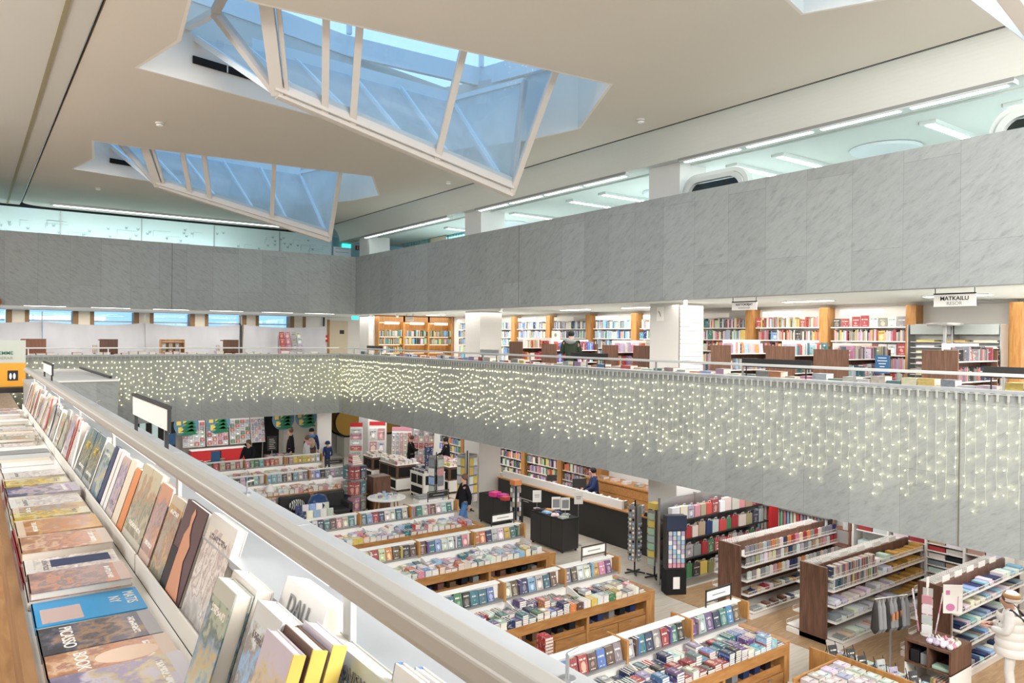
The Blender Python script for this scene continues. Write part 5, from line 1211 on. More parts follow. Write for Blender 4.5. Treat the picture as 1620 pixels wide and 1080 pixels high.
for gi, (xa, xb, yc, nm) in enumerate(((12.75, 16.0, 9.66, 'farther'), (12.85, 16.2, 7.84, 'middle'), (13.55, 16.2, 6.0, 'nearer'))):
    for li, z in enumerate(LV+[1.2]):
        x = xa; j = 0; dd = .27+.30 if z < .3 else .27+.05+.12*(1.42-z)
        while x < xb:
            c = R.choice(PG[gi])
            if gi == 0: kd = 'pack' if li in (2, 3, 4) else 'box'
            elif gi == 1: kd = R.choice(['stack', 'stack', 'tray'])
            else: kd = R.choice(['tray', 'stack'])
            w = {'box': .13, 'pack': .135, 'stack': .17, 'tray': .215}[kd]
            if gi == 1 and li >= 3 and x < 14.3:
                for q in range(4): book('%s notebook upright on the middle stationery gondola, %s shelf from the top, %s along' % (c, nth(4-li), nth(j)), 'upright notebooks on the middle gondola', R.choice(['cream', 'white', 'teal', 'pink', 'yellow', 'navy', 'orange']), TM(x+.035*(q+1), yc-dd+.03, z+.021, 0, 0, PI/2), (.15, .03, .2), 'notebook'); j += 1
            elif gi == 1 and x > 15 and li in (1, 2, 3, 4):
                goods(x, yc-dd+.03, z+.021, 'stack', 'tan', 'brown envelope stack on the middle gondola, %s shelf from the top, %s along' % (nth(4-li), nth(j)), 'brown envelopes on the middle gondola').color = (.5, .29, .07, 1)
            else: goods(x, yc-dd+.03, z+.021+(0), kd, c, '%s %s on the %s stationery gondola, %s shelf from the top, %s along' % (c, {'box': 'box', 'pack': 'card pack', 'stack': 'paper stack', 'tray': 'paper tray'}[kd], nm, nth(4-li), nth(j)), 'goods on the %s stationery gondola' % nm)
            x += w+.01; j += 1
    # hooks row along the crown
    x = xa; mm = MB()
    while x < xb: mm.bar((x, yc+.04, 1.37), (x, yc+.3, 1.39), .012, m=M['signw']); mm.box(x-.02, x+.02, yc+.3, yc+.305, 1.33, 1.39, M['signw']); x += .075
    tag(mm.build('price_hooks'), 'row of white price hooks along the top of the %s stationery gondola' % nm, 'hooks', None, 'stuff')
# gift bag rack
t = thing('gift_bag_rack', 'black shop rack with four rows of gift bags behind the sticker stand', 'rack', (12.7, 11.62, 0))
box(0, 3.6, .0, .04, 0, 1.95).build('back_panel', M['steel'], t); box(0, 3.6, -.42, 0, .0, .14).build('base_shelf', M['steel'], t)
for z in (.60, 1.05, 1.5): box(0, 3.6, -.34, 0, z-.03, z).build('shelf', M['dark'], t)
for x in (0, 1.2, 2.4, 3.6): box(x-.02, x+.02, -.02, .05, 0, 1.98).build('upright', M['steel'], t)
def gift_bag(x, y, z, w, hh, c, label, group):
    g = thing('gift_bag', label, 'gift bag', (x, y, z), R.uniform(-.1, .1), group)
    MB().box(0, w, 0, .12, 0, hh).build('bag_body', M['cover'] if R.random() < .35 else M['tint'], g, color=jit(PAL[c], .1)); 
    MB().tube([(w*.3, .01, hh-.01), (w*.32, 0, hh+.06), (w*.68, 0, hh+.06), (w*.7, .01, hh-.01)], .005, 4).build('handle', M['signw'], g); return g
for r_, z in enumerate((.141, .601, 1.051, 1.501)):
    x = 12.76; j = 0
    while x < 16.1:
        w = R.uniform(.18, .26); c = [['white', 'teal', 'green', 'black', 'yellow', 'olive'], ['pink', 'red', 'silver', 'grey', 'crimson', 'green', 'red'], ['red', 'green', 'crimson', 'cream', 'tan', 'navy', 'silver'], ['white', 'cream', 'silver', 'pink', 'tan', 'red', 'crimson']][r_]; c = c[j % len(c)]
        gift_bag(x, 11.28+R.uniform(0, .04), z, w, R.uniform(.24, .32), c, '%s gift bag on the %s row of the black rack, %s from the left' % (c, ['bottom', 'second lowest', 'second highest', 'top'][r_], nth(j)), 'gift bags on the black rack'); x += w+.02; j += 1
# black ornament display stand
t = thing('display_stand', 'tall black cardboard stand with rows of small blue and white ornaments', 'display stand', (12.3, 11.05, 0)); t.rotation_euler = (0, 0, -.5)
box(0, .45, 0, .35, 0, .55).build('base_box', M['slot'], t); box(.15, .30, -.004, 0, .14, .4).build('base_emblem', M['signw'], t)
MB().prism([(0, .05), (.45, .05), (.45, .25), (0, .25)], .55, 1.72).build('back_board', M['dark'], t); box(0, .45, .0, .05, 1.42, 1.74).build('header', mat('deep_blue_card', (.03, .04, .08), .5), t)
for r_ in range(8):
    for c_ in range(4): MB().box(0, .075, 0, .03, 0, .09).build('ornament_pack', M['tint'], t, (.05+c_*.095, .015, .60+r_*.1), color=PAL['pink' if r_ == 0 else ['sky', 'white', 'lilac', 'silver'][(r_+c_) % 4]])
# spinners
def spinner(label, x, y, hgt, rad, rows, cols, pal, head=None, shape='box', base=True):
    t = thing('spinner_rack', label, 'spinner rack', (x, y, 0))
    MB().tube([(0, 0, .03), (0, 0, hgt)], .02).build('pole', M['black'], t)
    ft = MB()
    for k in range(5): a = 2*PI*k/5+.3; ft.bar((0, 0, .05), (.25*math.cos(a), .25*math.sin(a), .03), .035, .03)
    ft.build('foot', M['black'], t)
    for s in range(4):
        a = s*PI/2+.2; pn = MB(); T = Matrix.Rotation(a, 4, 'Z')
        w = rad*1.3
        pn.T = T; pn.box(rad-.015, rad, -w/2, w/2, .32, hgt-.12).build('panel', M['steel'] if pal else M['signw'], t)
        for r_ in range(rows):
            for c_ in range(cols):
                if len([o for o in t.children]) > 95: break
                q = MB(); q.T = T; zz = .34+(hgt-.5)*(r_)/rows; ww = w/cols; yy = -w/2+ww*c_
                if shape == 'round': q.ball(rad+.015, yy+ww/2, zz+.03, .02, ww*.38, ww*.38, 8)
                else: q.box(rad+.002, rad+.02, yy+.006, yy+ww-.006, zz, zz+(hgt-.5)/rows*.82)
                q.build('card', M['tint'], t, color=jit(PAL[pal[(r_*3+c_+s) % len(pal)]], .1))
    if head: box(-.12, .12, -.12, .12, hgt-.10, hgt+.04).build('header', M['tint'], t, color=PAL[head])
    return t
spinner('tall spinner of black and white glossy buttons beside the checkout counter', 12.85, 12.55, 1.75, .13, 12, 2, ['black', 'white', 'sky', 'silver', 'white'], None, 'round')
spinner('tall spinner of pale green cards with yellow top beside the button spinner', 13.0, 12.05, 1.72, .14, 7, 1, ['mint', 'yellow', 'mint', 'mint'], 'yellow')
spinner('black postcard spinner with an orange top between the dark counters', 12.45, 16.8, 1.55, .12, 8, 2, ['tan', 'silver', 'black', 'white', 'grey'], 'orange')
spinner('white spinner of yellow and floral cards before the white column', 12.95, 20.1, 1.95, .27, 5, 2, ['yellow', 'white', 'yellow', 'silver', 'white'])
spinner('slanted clear spinner of magazines left of the yellow card spinner', 12.1, 20.6, 1.9, .2, 5, 1, ['silver', 'white', 'pink', 'sky', 'grey'])
# checkout counter
t = thing('checkout_counter', 'long black-fronted checkout counter with wooden and white top', 'counter', (14.1, 12.8, 0))
box(0, .06, 0, 7.2, 0, .98).build('front_panel', M['dark'], t); box(.06, .6, 0, 7.2, 0, .92).build('body', M['oakv'], t); box(-.04, .5, 0, 7.2, .98, 1.01).build('countertop', M['oak'], t); box(.05, .12, 1.5, 7.0, 1.01, 1.24).build('screen_shelf', M['signw'], t)
text('A', .16, M['signw'], t, (-.004, 6.35, .52), (PI/2, 0, -PI/2), bold=True)
MB().box(-.004, 0, 5.35, 5.95, .52, .54).box(-.004, 0, 5.55, 5.95, .46, .475).build('print_lines', M['signw'], t)
def crate(label, x, y, w, d, hgt, n):
    t = thing('black_cabinet', label, 'cabinet', (x, y, 0))
    box(0, w, 0, d, .06, hgt).build('body', M['dark'], t); box(-.01, w+.01, -.01, d+.01, hgt, hgt+.015).build('top', M['slot'], t)
    for k in range(n): box(-.012, -.002, d*k/n+.008, d*(k+1)/n-.008, .08, hgt-.02).build('door', M['dark'], t)
    for a, b in ((.05, .05), (w-.05, .05), (.05, d-.05), (w-.05, d-.05)): MB().lathe([(.03, 0), (.03, .06)], a, b, 8).build('wheel', M['black'], t)
crate('black cabinet on wheels topped with papers and scarves, nearer of the two', 12.45, 14.75, .55, 1.35, .86, 3)
crate('black cabinet on wheels topped with pink boxes, farther of the two', 12.55, 17.3, .55, 1.5, .86, 2)
for k, (x, y, c, s) in enumerate(((12.65, 18.1, 'pink', 1), (12.7, 17.75, 'pink', .9), (12.6, 17.5, 'red', .8))): tag(box(-.14*s, .14*s, -.13*s, .13*s, 0, .13*s).build('gift_box', M['tint'], None, (x, y, .876), .2, color=[(.7, .05, .25), (.55, .04, .3), (.6, .08, .08)][k], bevel=.005), '%s shiny gift box on the farther black cabinet' % ['largest pink', 'magenta', 'small red'][k], 'box')
for k in range(7):
    tag(MB().box(-.12, .12, -.1, .1, 0, .03).box(-.1, .1, -.08, .08, .03, .05).build('folded_scarf', M['tint'], None, (12.6+(k % 2)*.22, 14.9+k*.17, .876), k*.4, color=jit(PAL[['silver', 'grey', 'white', 'navy', 'sky', 'orange', 'black'][k]]), bevel=.01), '%s folded textile on the nearer black cabinet, %s' % (['silver', 'grey', 'white', 'navy', 'sky', 'orange', 'black'][k], nth(k)), 'textile', 'folded textiles on the nearer black cabinet')
for k, (x, y, z) in enumerate(((12.6, 15.2, .88), (12.75, 15.0, .88), (12.7, 16.15, .88), (13.3, 15.1, 0))):
    zz = [.5, .5, .5, 1.45][k]; t = thing('poster_stand', ['dark picture card on a stand, left one on the nearer black cabinet', 'dark picture card on a stand, right one on the nearer black cabinet', 'white card on a stand at the far end of the nearer black cabinet', 'white notice on a tall thin pole in front of the checkout'][k], 'sign', (x, y, z)); t.rotation_euler = (0, 0, -.5)
    MB().tube([(0, 0, 0), (0, 0, zz)], .01).build('pole', M['steel'], t); MB().lathe([(.1, 0), (.1, .01)], 0, 0, 14).build('foot', M['steel'], t)
    box(-.12, .12, -.015, -.005, zz-.33, zz).build('card', M['signw'], t)
    if k < 2: box(-.09, .09, -.02, -.015, zz-.28, zz-.06).build('printed_picture', plain['grey'], t)
    else: MB().box(-.07, .07, -.02, -.015, zz-.14, zz-.12).box(-.06, .06, -.02, -.015, zz-.19, zz-.175).build('print_lines', M['inkg'], t)
def monitor(x, y, z, rz, lab, w=.42):
    t = thing('monitor', lab, 'monitor', (x, y, z), rz); MB().lathe([(.1, 0), (.1, .015)], 0, 0, 14).tube([(0, 0, 0), (0, 0, .3)], .02).build('stand', M['black'], t)
    box(-w/2, w/2, -.02, .02, .25, .25+w*.62).build('screen', M['dark'], t, bevel=.005)
monitor(14.3, 16.2, 1.02, -.4, 'dark computer monitor on the checkout counter seen from behind')
monitor(14.25, 17.4, 1.02, -.6, 'small dark customer display at the far end of the checkout counter', .3)
t = thing('card_terminal', 'black card terminal on the near end of the checkout counter', 'terminal', (14.2, 13.4, 1.011), .3); MB().box(-.06, .06, -.1, .1, 0, .05).build('base', M['black'], t); box(-.05, .05, -.02, .08, .05, .09).build('keypad', M['dark'], t)
for k in range(8):
    c = ['white', 'cream', 'grey', 'pink', 'white', 'orange', 'silver', 'white'][k]; book('%s wrapped item on the checkout counter, %s from the near end' % (c, nth(k)), 'items on the checkout counter', c, TM(14.3, 13.7+k*.32, 1.012, 0, -.0, .3), (.15, .06, .2), 'wrapped_item')
t = thing('back_counter', 'oak drawer counter against the wall behind the checkout', 'counter', (15.9, 14.3, 0))
box(0, .65, 0, 3.4, 0, 1.15).build('body', M['oakv'], t); box(-.04, .65, -.02, 3.4, 1.15, 1.19).build('countertop', M['oak'], t)
for k in range(4): box(-.02, -.001, .03, 3.37, .12+k*.25, .35+k*.25).build('drawer', M['oak'], t)
for k in range(6): book('%s paper pile on the oak back counter, %s' % (['white', 'cream', 'tan'][k % 3], nth(k)), 'paper piles on the oak back counter', ['white', 'cream', 'tan'][k % 3], TM(16.0, 14.5+k*.5, 1.191) @ Matrix.Translation((0, .2, 0)) @ LX, (.25, .08, .2), 'paper_pile')
# wall shelves ground floor
mass = MB()
for b, (y0, y1) in enumerate(((17.8, 19.8), (19.8, 21.8), (21.9, 23.9), (24, 26), (26.1, 28.1))):
    wall_case(y0, y1, 0, 'ground floor wall bookcase with oak uprights behind the checkout, %s from the right' % nth(b), [.4, .72, 1.04, 1.36, 1.68, 2.0], 2.6)
    for zz in (.4, .72, 1.04, 1.36, 1.68, 2.0):
        y = y0+.14
        while y < y1-.15: w = R.choice([.03, .05, .12]); massbook(mass, TM(16.62, y, zz+.001), (.17, w, R.uniform(.19, .26)), jit(PAL[R.choice(MIXP)], .2)); y += w+.004
tag(mass.build('book', M['cover']), 'books filling the ground floor wall shelves behind the checkout', 'book', None, 'stuff')
# right wall: cubbies, ladders, wrapping rolls, hanging papers
t = thing('cubby_shelf', 'white wall shelving with black and white goods behind the gondolas', 'shelf unit', (16.35, 6.0, 0))
MB().box(.4, .44, 0, 3.1, 0, 2.1).build('back_panel', M['signw'], t)
for y in (0, .75, 1.5, 2.3, 3.1): box(0, .4, y-.02, y+.02, 0, 2.1).build('upright', M['signw'], t)
for y in (0, .75, 1.5, 2.3):
    for z in ((.3, .6, .75, .9, 1.05, 1.2, 1.35, 1.5) if y in (.75,) else (.3, .8, 1.3, 1.75)): box(.02, .4, y+.02, y+.73, z-.02, z).build('shelf', M['signw'], t)
i = 0
for y in (0, .75, 1.5, 2.3):
    for z in ((.3, .6, .75, .9, 1.05, 1.2, 1.35) if y == .75 else (.3, .8, 1.3)):
        for q in range(2):
            c = ['black', 'white', 'silver', 'crimson', 'white', 'tan', 'grey'][i % 7]; o = box(0, .3, 0, .32, 0, .09 if y == .75 else .25).build('storage_box', M['tint'], None, (16.4, 6.0+y+.04+q*.345, z+.001), color=jit(PAL[c])); tag(o, '%s box in the white wall shelving, %s counted from the right' % (c, nth(i)), 'box', 'boxes in the white wall shelving'); i += 1
t = thing('ladder_shelf', 'narrow brown ladder shelf at the far end of the middle gondola', 'shelf unit', (16.35, 9.2, 0))
MB().bar((0, 0, 0), (.1, 0, 2.0), .04).bar((0, .4, 0), (.1, .4, 2.0), .04).build('side_rail', M['walnut_red'], t)
for z in (.4, .8, 1.2, 1.6): box(.0, .3, 0, .4, z, z+.02).build('rung_shelf', M['walnut_red'], t)
t = thing('wrap_wall_rack', 'grey wall rack with pastel paper sheets and rolls beyond the gift bags', 'rack', (16.5, 9.8, 0)); box(.3, .34, 0, 4.2, 0, 2.3).build('back_panel', M['steel'], t)
for z in (.7, 1.35, 1.95): box(0, .3, 0, 4.2, z-.02, z).build('shelf', M['steel'], t)
i = 0
for z in (1.45, ):
    for k in range(17): c = ['pink', 'green', 'lilac', 'pink', 'white', 'mint', 'white', 'cream', 'red'][k % 9]; o = box(0, .01, 0, .2, 0, .3).build('paper_sheet', M['cover'], None, (16.788, 9.85+k*.24, z+.05), color=jit(PAL[c])); tag(o, '%s patterned paper sheet hanging on the grey wall rack, %s from the right' % (c, nth(k)), 'paper sheet', 'hanging papers on the grey wall rack')
for k in range(44):
    c = ['white', 'silver', 'sky', 'pink', 'mint', 'white', 'grey', 'lilac', 'red'][k % 9]; o = MB().lathe([(.035, 0), (.035, .62)], 0, 0, 10).build('wrapping_roll', M['tint'], None, (16.6, 9.9+k*.093, .701), color=jit(PAL[c])); tag(o, '%s wrapping paper roll standing on the grey wall rack, %s from the right' % (c, nth(k)), 'paper roll', 'wrapping rolls on the grey wall rack')
t = thing('side_panel', 'tall red display panel at the far end of the gift bag rack', 'display panel', (16.0, 11.0, 0)); box(0, .3, 0, .06, 0, 1.6).build('panel', M['red'], t)
# tote bags beyond the farther gondola
for k, (y, c) in enumerate(((8.61, 'white'), )): gift_bag(16.37, y+.62, 1.221, .24, .32, c, '%s tote bag hanging near the right wall, %s from the left' % (c, nth(k)), 'tote bags near the right wall')
# walnut and white display cabinet bottom right
CX, CY = 12.25, 5.22
t = thing('display_cabinet', 'walnut-topped white display cabinet with open niches at the bottom right', 'cabinet', (CX, CY, 0))
MB().box(0, .72, 0, .70, .0, .04).box(0, .72, 0, .02, .04, .42).box(0, .72, .68, .70, .04, .42).box(.7, .72, .02, .68, .04, .42).build('white_base', M['signw'], t)
MB().box(0, .72, 0, .70, .76, .80).box(0, .72, 0, .03, .42, .76).box(0, .72, .67, .70, .42, .76).box(.69, .72, .03, .67, .42, .76).box(0, .69, .33, .36, .44, .76).box(0, .72, 0, .70, .42, .44).build('niche_frame', M['walnut'], t)
for k, (y, w, hh, c) in enumerate(((.50, .14, .2, 'black'), (.38, .10, .18, 'grey'), (.05, .26, .05, 'mint'))): tag(box(0, .2, 0, w, 0, hh).build('niche_item', M['tint'], None, (CX+.05, CY+y, .442), 0, color=PAL[c], bevel=.01), '%s item inside a niche of the walnut and white cabinet' % c, 'goods')
for k in range(6): book('%s book in the white base of the display cabinet, %s' % (['brown', 'orange', 'olive'][k % 3], nth(k)), 'books in the display cabinet base', ['brown', 'orange', 'olive'][k % 3], TM(CX+.05, CY+.06+k*.045, .042), (.2, .04, .24))
for k in range(14): tag(MB().ball(0, 0, .04, R.uniform(.04, .07), R.uniform(.04, .07), .045, 8).bar((0, 0, .06), (R.uniform(-.05, .05), R.uniform(-.05, .05), .12), .03, .01).build('ribbon_bag', M['tint'], None, (CX+.1+(k % 4)*.09, CY+.06+(k//4)*.1, .801+.03*(k % 2)*0), color=jit(PAL[['white', 'pink', 'white', 'silver', 'white'][k % 5]])), '%s little ribboned bag on the walnut-topped cabinet, %s' % (['white', 'pink', 'white', 'silver', 'white'][k % 5], nth(k)), 'small bag', 'ribboned bags on the walnut-topped cabinet')
t = thing('poster_stand', 'white and pink poster on a stand on the walnut-topped cabinet', 'sign', (CX+.56, CY+.22, .80)); t.rotation_euler = (0, 0, -.7)
box(-.15, .15, 0, .012, .42, .88).build('card', M['signw'], t); MB().ball(-.04, -.003, .52, .07, .003, .06, 14).box(-.11, -.05, -.004, 0, .72, .79).bar((.07, -.003, .46), (.08, -.003, .7), .015, .004).build('printed_shape', mat('pink_ink', (.6, .22, .42), .5), t); box(-.008, .008, .01, .02, 0, .6).build('leg', M['steel'], t)
t = thing('card_spinner', 'white tabletop spinner of small cards on the walnut-topped cabinet', 'spinner rack', (CX+.42, CY+.55, .80))
MB().lathe([(.1, 0), (.1, .015)], 0, 0, 14).tube([(0, 0, 0), (0, 0, .85)], .012).build('pole', M['signw'], t); box(-.04, .04, -.005, .005, .78, .95).build('top_card', M['signw'], t)
for s in range(4):
    for r_ in range(4):
        q = MB(); q.T = Matrix.Rotation(s*PI/2+.4, 4, 'Z') @ Matrix.Rotation(.15, 4, 'Y'); q.box(.10, .115, -.075, .075, .08+r_*.17, .22+r_*.17); q.box(.115, .118, -.04, .04, .12+r_*.17, .18+r_*.17); q.build('card', M['tint'], t, color=jit(PAL[['white', 'pink', 'white', 'silver'][(r_+s) % 4]], .1))
t = thing('accessory_stand', 'metal stand hung with folded grey umbrellas and orange tags', 'stand', (12.38, 6.22, 0))
MB().tube([(0, 0, 0), (0, 0, 1.35)], .018).build('pole', M['steel'], t); box(-.2, .2, -.2, .2, 0, .015).build('foot', M['steel'], t); MB().tube([(-.34, .1, 1.35), (.34, -.1, 1.35)], .012).build('arm', M['steel'], t)
for k in range(9):
    g = MB(); g.lathe([(.012, 1.33), (.045, 1.20), (.07, .86), (.02, .78)], -.32+k*.08, .095-k*.024, 8); g.build('umbrella', plain['grey'] if k % 3 else M['dark'], t)
for k in range(3): box(-.1+k*.12, -.06+k*.12, -.10, -.08, 1.0, 1.12).build('tag', plain['orange'], t)

# ================================================================== BACK OF THE GROUND FLOOR
def island(label, x, y, w, d, hgt, top, low, goods_pal, lab2):
    t = thing('book_island', label, 'shelf unit', (x, y, 0))
    box(0, w, 0, d, .08, hgt*.5).build('lower_box', low, t); box(0, w, 0, d, hgt*.5, hgt).build('upper_box', top, t); box(-.01, w+.01, -.01, d+.01, hgt, hgt+.02).build('top', M['signw'], t)
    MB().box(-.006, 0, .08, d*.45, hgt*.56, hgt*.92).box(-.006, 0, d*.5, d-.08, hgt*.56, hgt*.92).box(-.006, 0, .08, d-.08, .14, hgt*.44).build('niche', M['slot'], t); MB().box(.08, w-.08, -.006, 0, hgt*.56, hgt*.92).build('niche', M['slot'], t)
    for a, b in ((.05, .05), (w-.05, .05), (.05, d-.05), (w-.05, d-.05)): MB().lathe([(.03, 0), (.03, .08)], a, b, 8).build('wheel', M['black'], t)
    i = 0; yy = y+.04
    while yy < y+d-.15:
        xx = x+.04
        while xx < x+w-.13:
            n = R.choice([2, 3, 4]); c = R.choice(goods_pal)
            for q in range(n):
                book('%s book stacked on the %s, %s' % (c, lab2, nth(i % 98)), 'books stacked on the %s' % lab2, c, TM(xx, yy, hgt+.021+q*.041) @ Matrix.Translation((0, .2, 0)) @ LX, (.14, .04, .2), 'island_book'); i += 1  # plain island books, binding not known
            xx += .16
        yy += .23
island('walnut and white book island beside the newspaper racks', 12.45, 26.0, .7, .8, .95, M['walnut'], M['signw'], ['white', 'cream', 'tan'], 'island beside the newspaper racks')
island('large walnut and white book island with open white shelves', 12.4, 23.9, .95, 1.4, .95, M['walnut'], M['signw'], ['white', 'cream', 'cream', 'pink'], 'large walnut and white island')
island('white island with navy books in its niches', 12.65, 22.4, .85, .95, .85, M['signw'], M['signw'], ['navy', 'sky', 'navy', 'grey'], 'white island with navy books')
for k in range(6): book('navy book facing out in the tall navy tower, %s from the bottom' % nth(k), 'tall navy book tower', 'navy', TM(12.95+.1*(k % 2), 22.75, 1.06+(k//2)*.23, -.05), (.16, .1, .22))
island('walnut table island with yellow and white books beside the white column', 13.8, 22.6, .9, 1.6, .95, M['walnut'], M['signw'], ['white', 'cream', 'yellow', 'pink', 'red', 'white'], 'walnut island beside the white column')
# leaning newspaper and calendar boards
def board(label, x, y, rz, w, hgt, hc, rows, cols, pal, z0=.25):
    t = thing('newspaper_rack', label, 'rack', (x, y, 0), rz)
    T = Matrix.Rotation(-.16, 4, 'X'); mb = MB(); mb.T = T; mb.box(0, w, 0, .03, z0, hgt).build('board', M['signw'], t); mb = MB(); mb.T = T; mb.box(0, w, -.012, 0, hgt-.16, hgt).build('header', M['red'] if hc == 'red' else plain[hc], t)
    for r_ in range(rows):
        for c_ in range(cols):
            mb = MB(); mb.T = T; zz = z0+.05+(hgt-z0-.26)*r_/rows; ww = w/cols; mb.box(ww*c_+.02, ww*(c_+1)-.02, -.04, -.005, zz, zz+(hgt-z0-.26)/rows*.85).build('newspaper', M['cover'], t, color=jit(PAL[pal[(r_*5+c_*3) % len(pal)]], .1))
    MB().box(.04, .08, .02, .4, 0, .04).box(w-.08, w-.04, .02, .4, 0, .04).bar((.06, .38, .02), (.06, .2, hgt*.8), .03).bar((w-.06, .38, .02), (w-.06, .2, hgt*.8), .03).build('leg', M['steel'], t)
NP = ['white', 'pink', 'white', 'red', 'silver', 'white']
board('narrow slanted calendar rack with red header, leftmost by the escalator', 12.35, 27.9, -.5, .5, 2.1, 'red', 7, 1, NP)
board('slanted newspaper board with red header, second by the white panel', 13.2, 27.9, -.5, .65, 2.1, 'red', 3, 2, ['white', 'pink', 'white', 'sky'])
board('slanted rack of greeting cards and small papers, third of the red racks', 13.9, 27.3, -.6, .8, 1.9, 'pink', 7, 5, ['white', 'pink', 'red', 'silver', 'cream'])
board('slanted rack of red-topped papers with photographs, fourth of the red racks', 14.5, 26.6, -.7, .85, 2.05, 'red', 6, 4, ['red', 'white', 'pink', 'crimson', 'grey', 'cream'])
for k, x in enumerate((7.1, 8.05, 9.0, 9.9)):
    board('wall rack of newspapers at the far left, %s from the left' % nth(k), x, 32.4, -.1+.05*k, .85 if k < 3 else .6, 2.2, 'red', 6, 4, [['white', 'silver', 'red', 'white'], ['red', 'white', 'crimson', 'pink'], ['green', 'white', 'silver', 'red'], ['white', 'pink', 'silver', 'lilac']][k], .95)
t = thing('red_cabinet', 'bright red low cabinet under the far left newspaper racks', 'cabinet', (7.3, 31.9, 0)); box(0, 2.2, 0, .45, 0, .85).build('body', M['red'], t); box(1.02, 1.16, -.01, 0, .1, .8).build('gap', M['slot'], t); box(-.01, 2.21, -.01, .46, .85, .88).build('top', M['signw'], t)
for k, (x, z) in enumerate(((6.9, 2.3), (8.05, 2.35), (10.6, 2.35), (11.5, 2.4))):
    t = thing('round_poster', 'round hanging poster of a green tree and yellow windows on blue, %s from the left' % nth(k), 'poster', (x, 31.0-.2*k, z-.25))
    MB().T; d = MB(); d.T = Matrix.Rotation(PI/2, 4, 'X'); d.lathe([(.46, -.01), (.46, .01)], 0, 0, 32); d.build('disc', mat('poster_blue', (.10, .22, .30), .6), t)
    MB().box(-.36, -.2, -.02, -.012, 0, .22).box(-.12, .02, -.02, -.012, 0, .22).box(-.3, -.12, -.02, -.012, -.3, -.08).build('printed_window', plain['yellow'], t)
    tr = MB()
    for j in range(5): tr.add([(-.02-.24+j*.03, -.025, -.4+j*.14), (.42-j*.03, -.025, -.4+j*.14), (.2, -.025, -.15+j*.14)], [(0, 1, 2)])
    tr.build('printed_tree', M['green'], t); MB().tube([(0, 0, .54), (0, 0, 2.75-z+.25)], .006).build('wire', M['steel'], t)
t = thing('dark_doorway', 'dark open doorway at the far end between posters and stone wall', 'doorway', (9.9, 33.5, 0)); box(0, 1.5, 0, .08, 0, 2.7).build('opening', M['slot'], t); MB().tube([(1.5, -.5, 0), (1.5, -.5, 2.7)], .04).build('post', M['steel'], t)
t = thing('window_panel', 'tall teal and black window strips at the far left behind the near parapet', 'window', (5.2, 32.0, 0))
for k in range(7): box(k*.22, k*.22+.2, 0, .03, 0, 2.6).build('pane', [M['slot'], mat('pale_teal', (.45, .62, .64), .4)][k % 2], t)
# escalator end
t = thing('escalator', 'brass-sided escalator newel with black handrail against the stone wall', 'escalator', (14.2, 33.0, 0))
def oval(w, z0, z1, n=20):
    c = (z0+z1)/2; rr = (z1-z0)/2; q = [(-w, z0), (0, z0)] if 0 else []
    for k in range(n+1): a = PI/2+PI*k/n; q.append((rr*math.cos(a), c+rr*math.sin(a)))
    return [(w, z1)]+q+[(w, z0)]
for k, dy in enumerate((0, -.75)):
    o = oval(3.0, .95, 2.25); rl = MB(); rl.tube([(x, dy, z) for x, z in o], .05, 8); rl.build('handrail', M['slot'], t)
    f = MB(); f.add([(x*.97, dy+.03, z) for x, z in o]+[(x*.97, dy-.03, z) for x, z in o], [tuple(range(len(o))), tuple(range(len(o), 2*len(o)))[::-1]]); f.build('balustrade', mat('brass_panel', (.35, .22, .05), .35, .6), t)
MB().box(-.2, 3, -.8, .05, 0, .9).build('skirt', vary(mat('stone_skirt', (.36, .35, .31), .6), .05), t)
# columns of boxes / tall rotating book tower, round tables, armchairs
t = thing('book_tower', 'tall four-sided stand of comic-like books in red and teal', 'display stand', (9.75, 21.6, 0)); box(-.3, .3, -.3, .3, 0, .12).build('base', M['dark'], t); box(-.2, .2, -.2, .2, .12, 1.6).build('core', M['steel'], t)
for lv in range(3):
    for s in range(4):
        for c_ in range(2):
            mb = MB(); mb.T = Matrix.Rotation(s*PI/2+.3, 4, 'Z'); mb.box(.2, .27, -.24+c_*.25, -.02+c_*.25, .2+lv*.48, .6+lv*.48).build('book', M['cover'], t, color=jit(PAL[['teal', 'crimson', 'navy', 'pink', 'grey', 'red'][(lv*2+s+c_) % 6]]))
for k in range(5): book('dark red and white book stacked on the four-sided tower, %s from the bottom' % nth(k), 'red books on the four-sided tower', 'crimson' if k % 2 else 'pink', TM(9.58, 21.4, 1.601+k*.061) @ Matrix.Translation((0, .3, 0)) @ LX, (.34-k*.03, .06, .3))
t = thing('end_cabinet', 'tall walnut cabinet panel behind the round table of watches', 'cabinet', (10.3, 21.42, 0)); box(0, .6, 0, .5, .1, 1.15).build('body', M['walnut'], t)
for a, b in ((.06, .06), (.54, .06), (.06, .44), (.54, .44)): MB().lathe([(.03, 0), (.03, .1)], a, b, 8).build('wheel', M['black'], t)
t = thing('round_table', 'round white-topped table with thin oak legs, covered with small grey boxes', 'table', (10.15, 20.2, 0)); MB().lathe([(.56, .73), (.58, .76), (.56, .78)], 0, 0, 32).build('tabletop', M['signw'], t)
for k in range(4): a = k*PI/2+.5; MB().bar((.48*math.cos(a), .48*math.sin(a), 0), (.38*math.cos(a), .38*math.sin(a), .73), .03).build('leg', M['oakv'], t)
for k in range(12): a = k*2.4; rr = .1+.035*k; tag(box(-.06, .06, -.04, .04, 0, .07).build('boxed_gift', M['tint'], None, (10.15+rr*math.cos(a), 20.2+rr*math.sin(a), .781), a, color=jit(PAL[['grey', 'silver', 'white', 'sky'][k % 4]]), bevel=.005), 'small %s box on the round white table, %s' % (['grey', 'silver', 'white', 'sky'][k % 4], nth(k)), 'box', 'small boxes on the round white table')
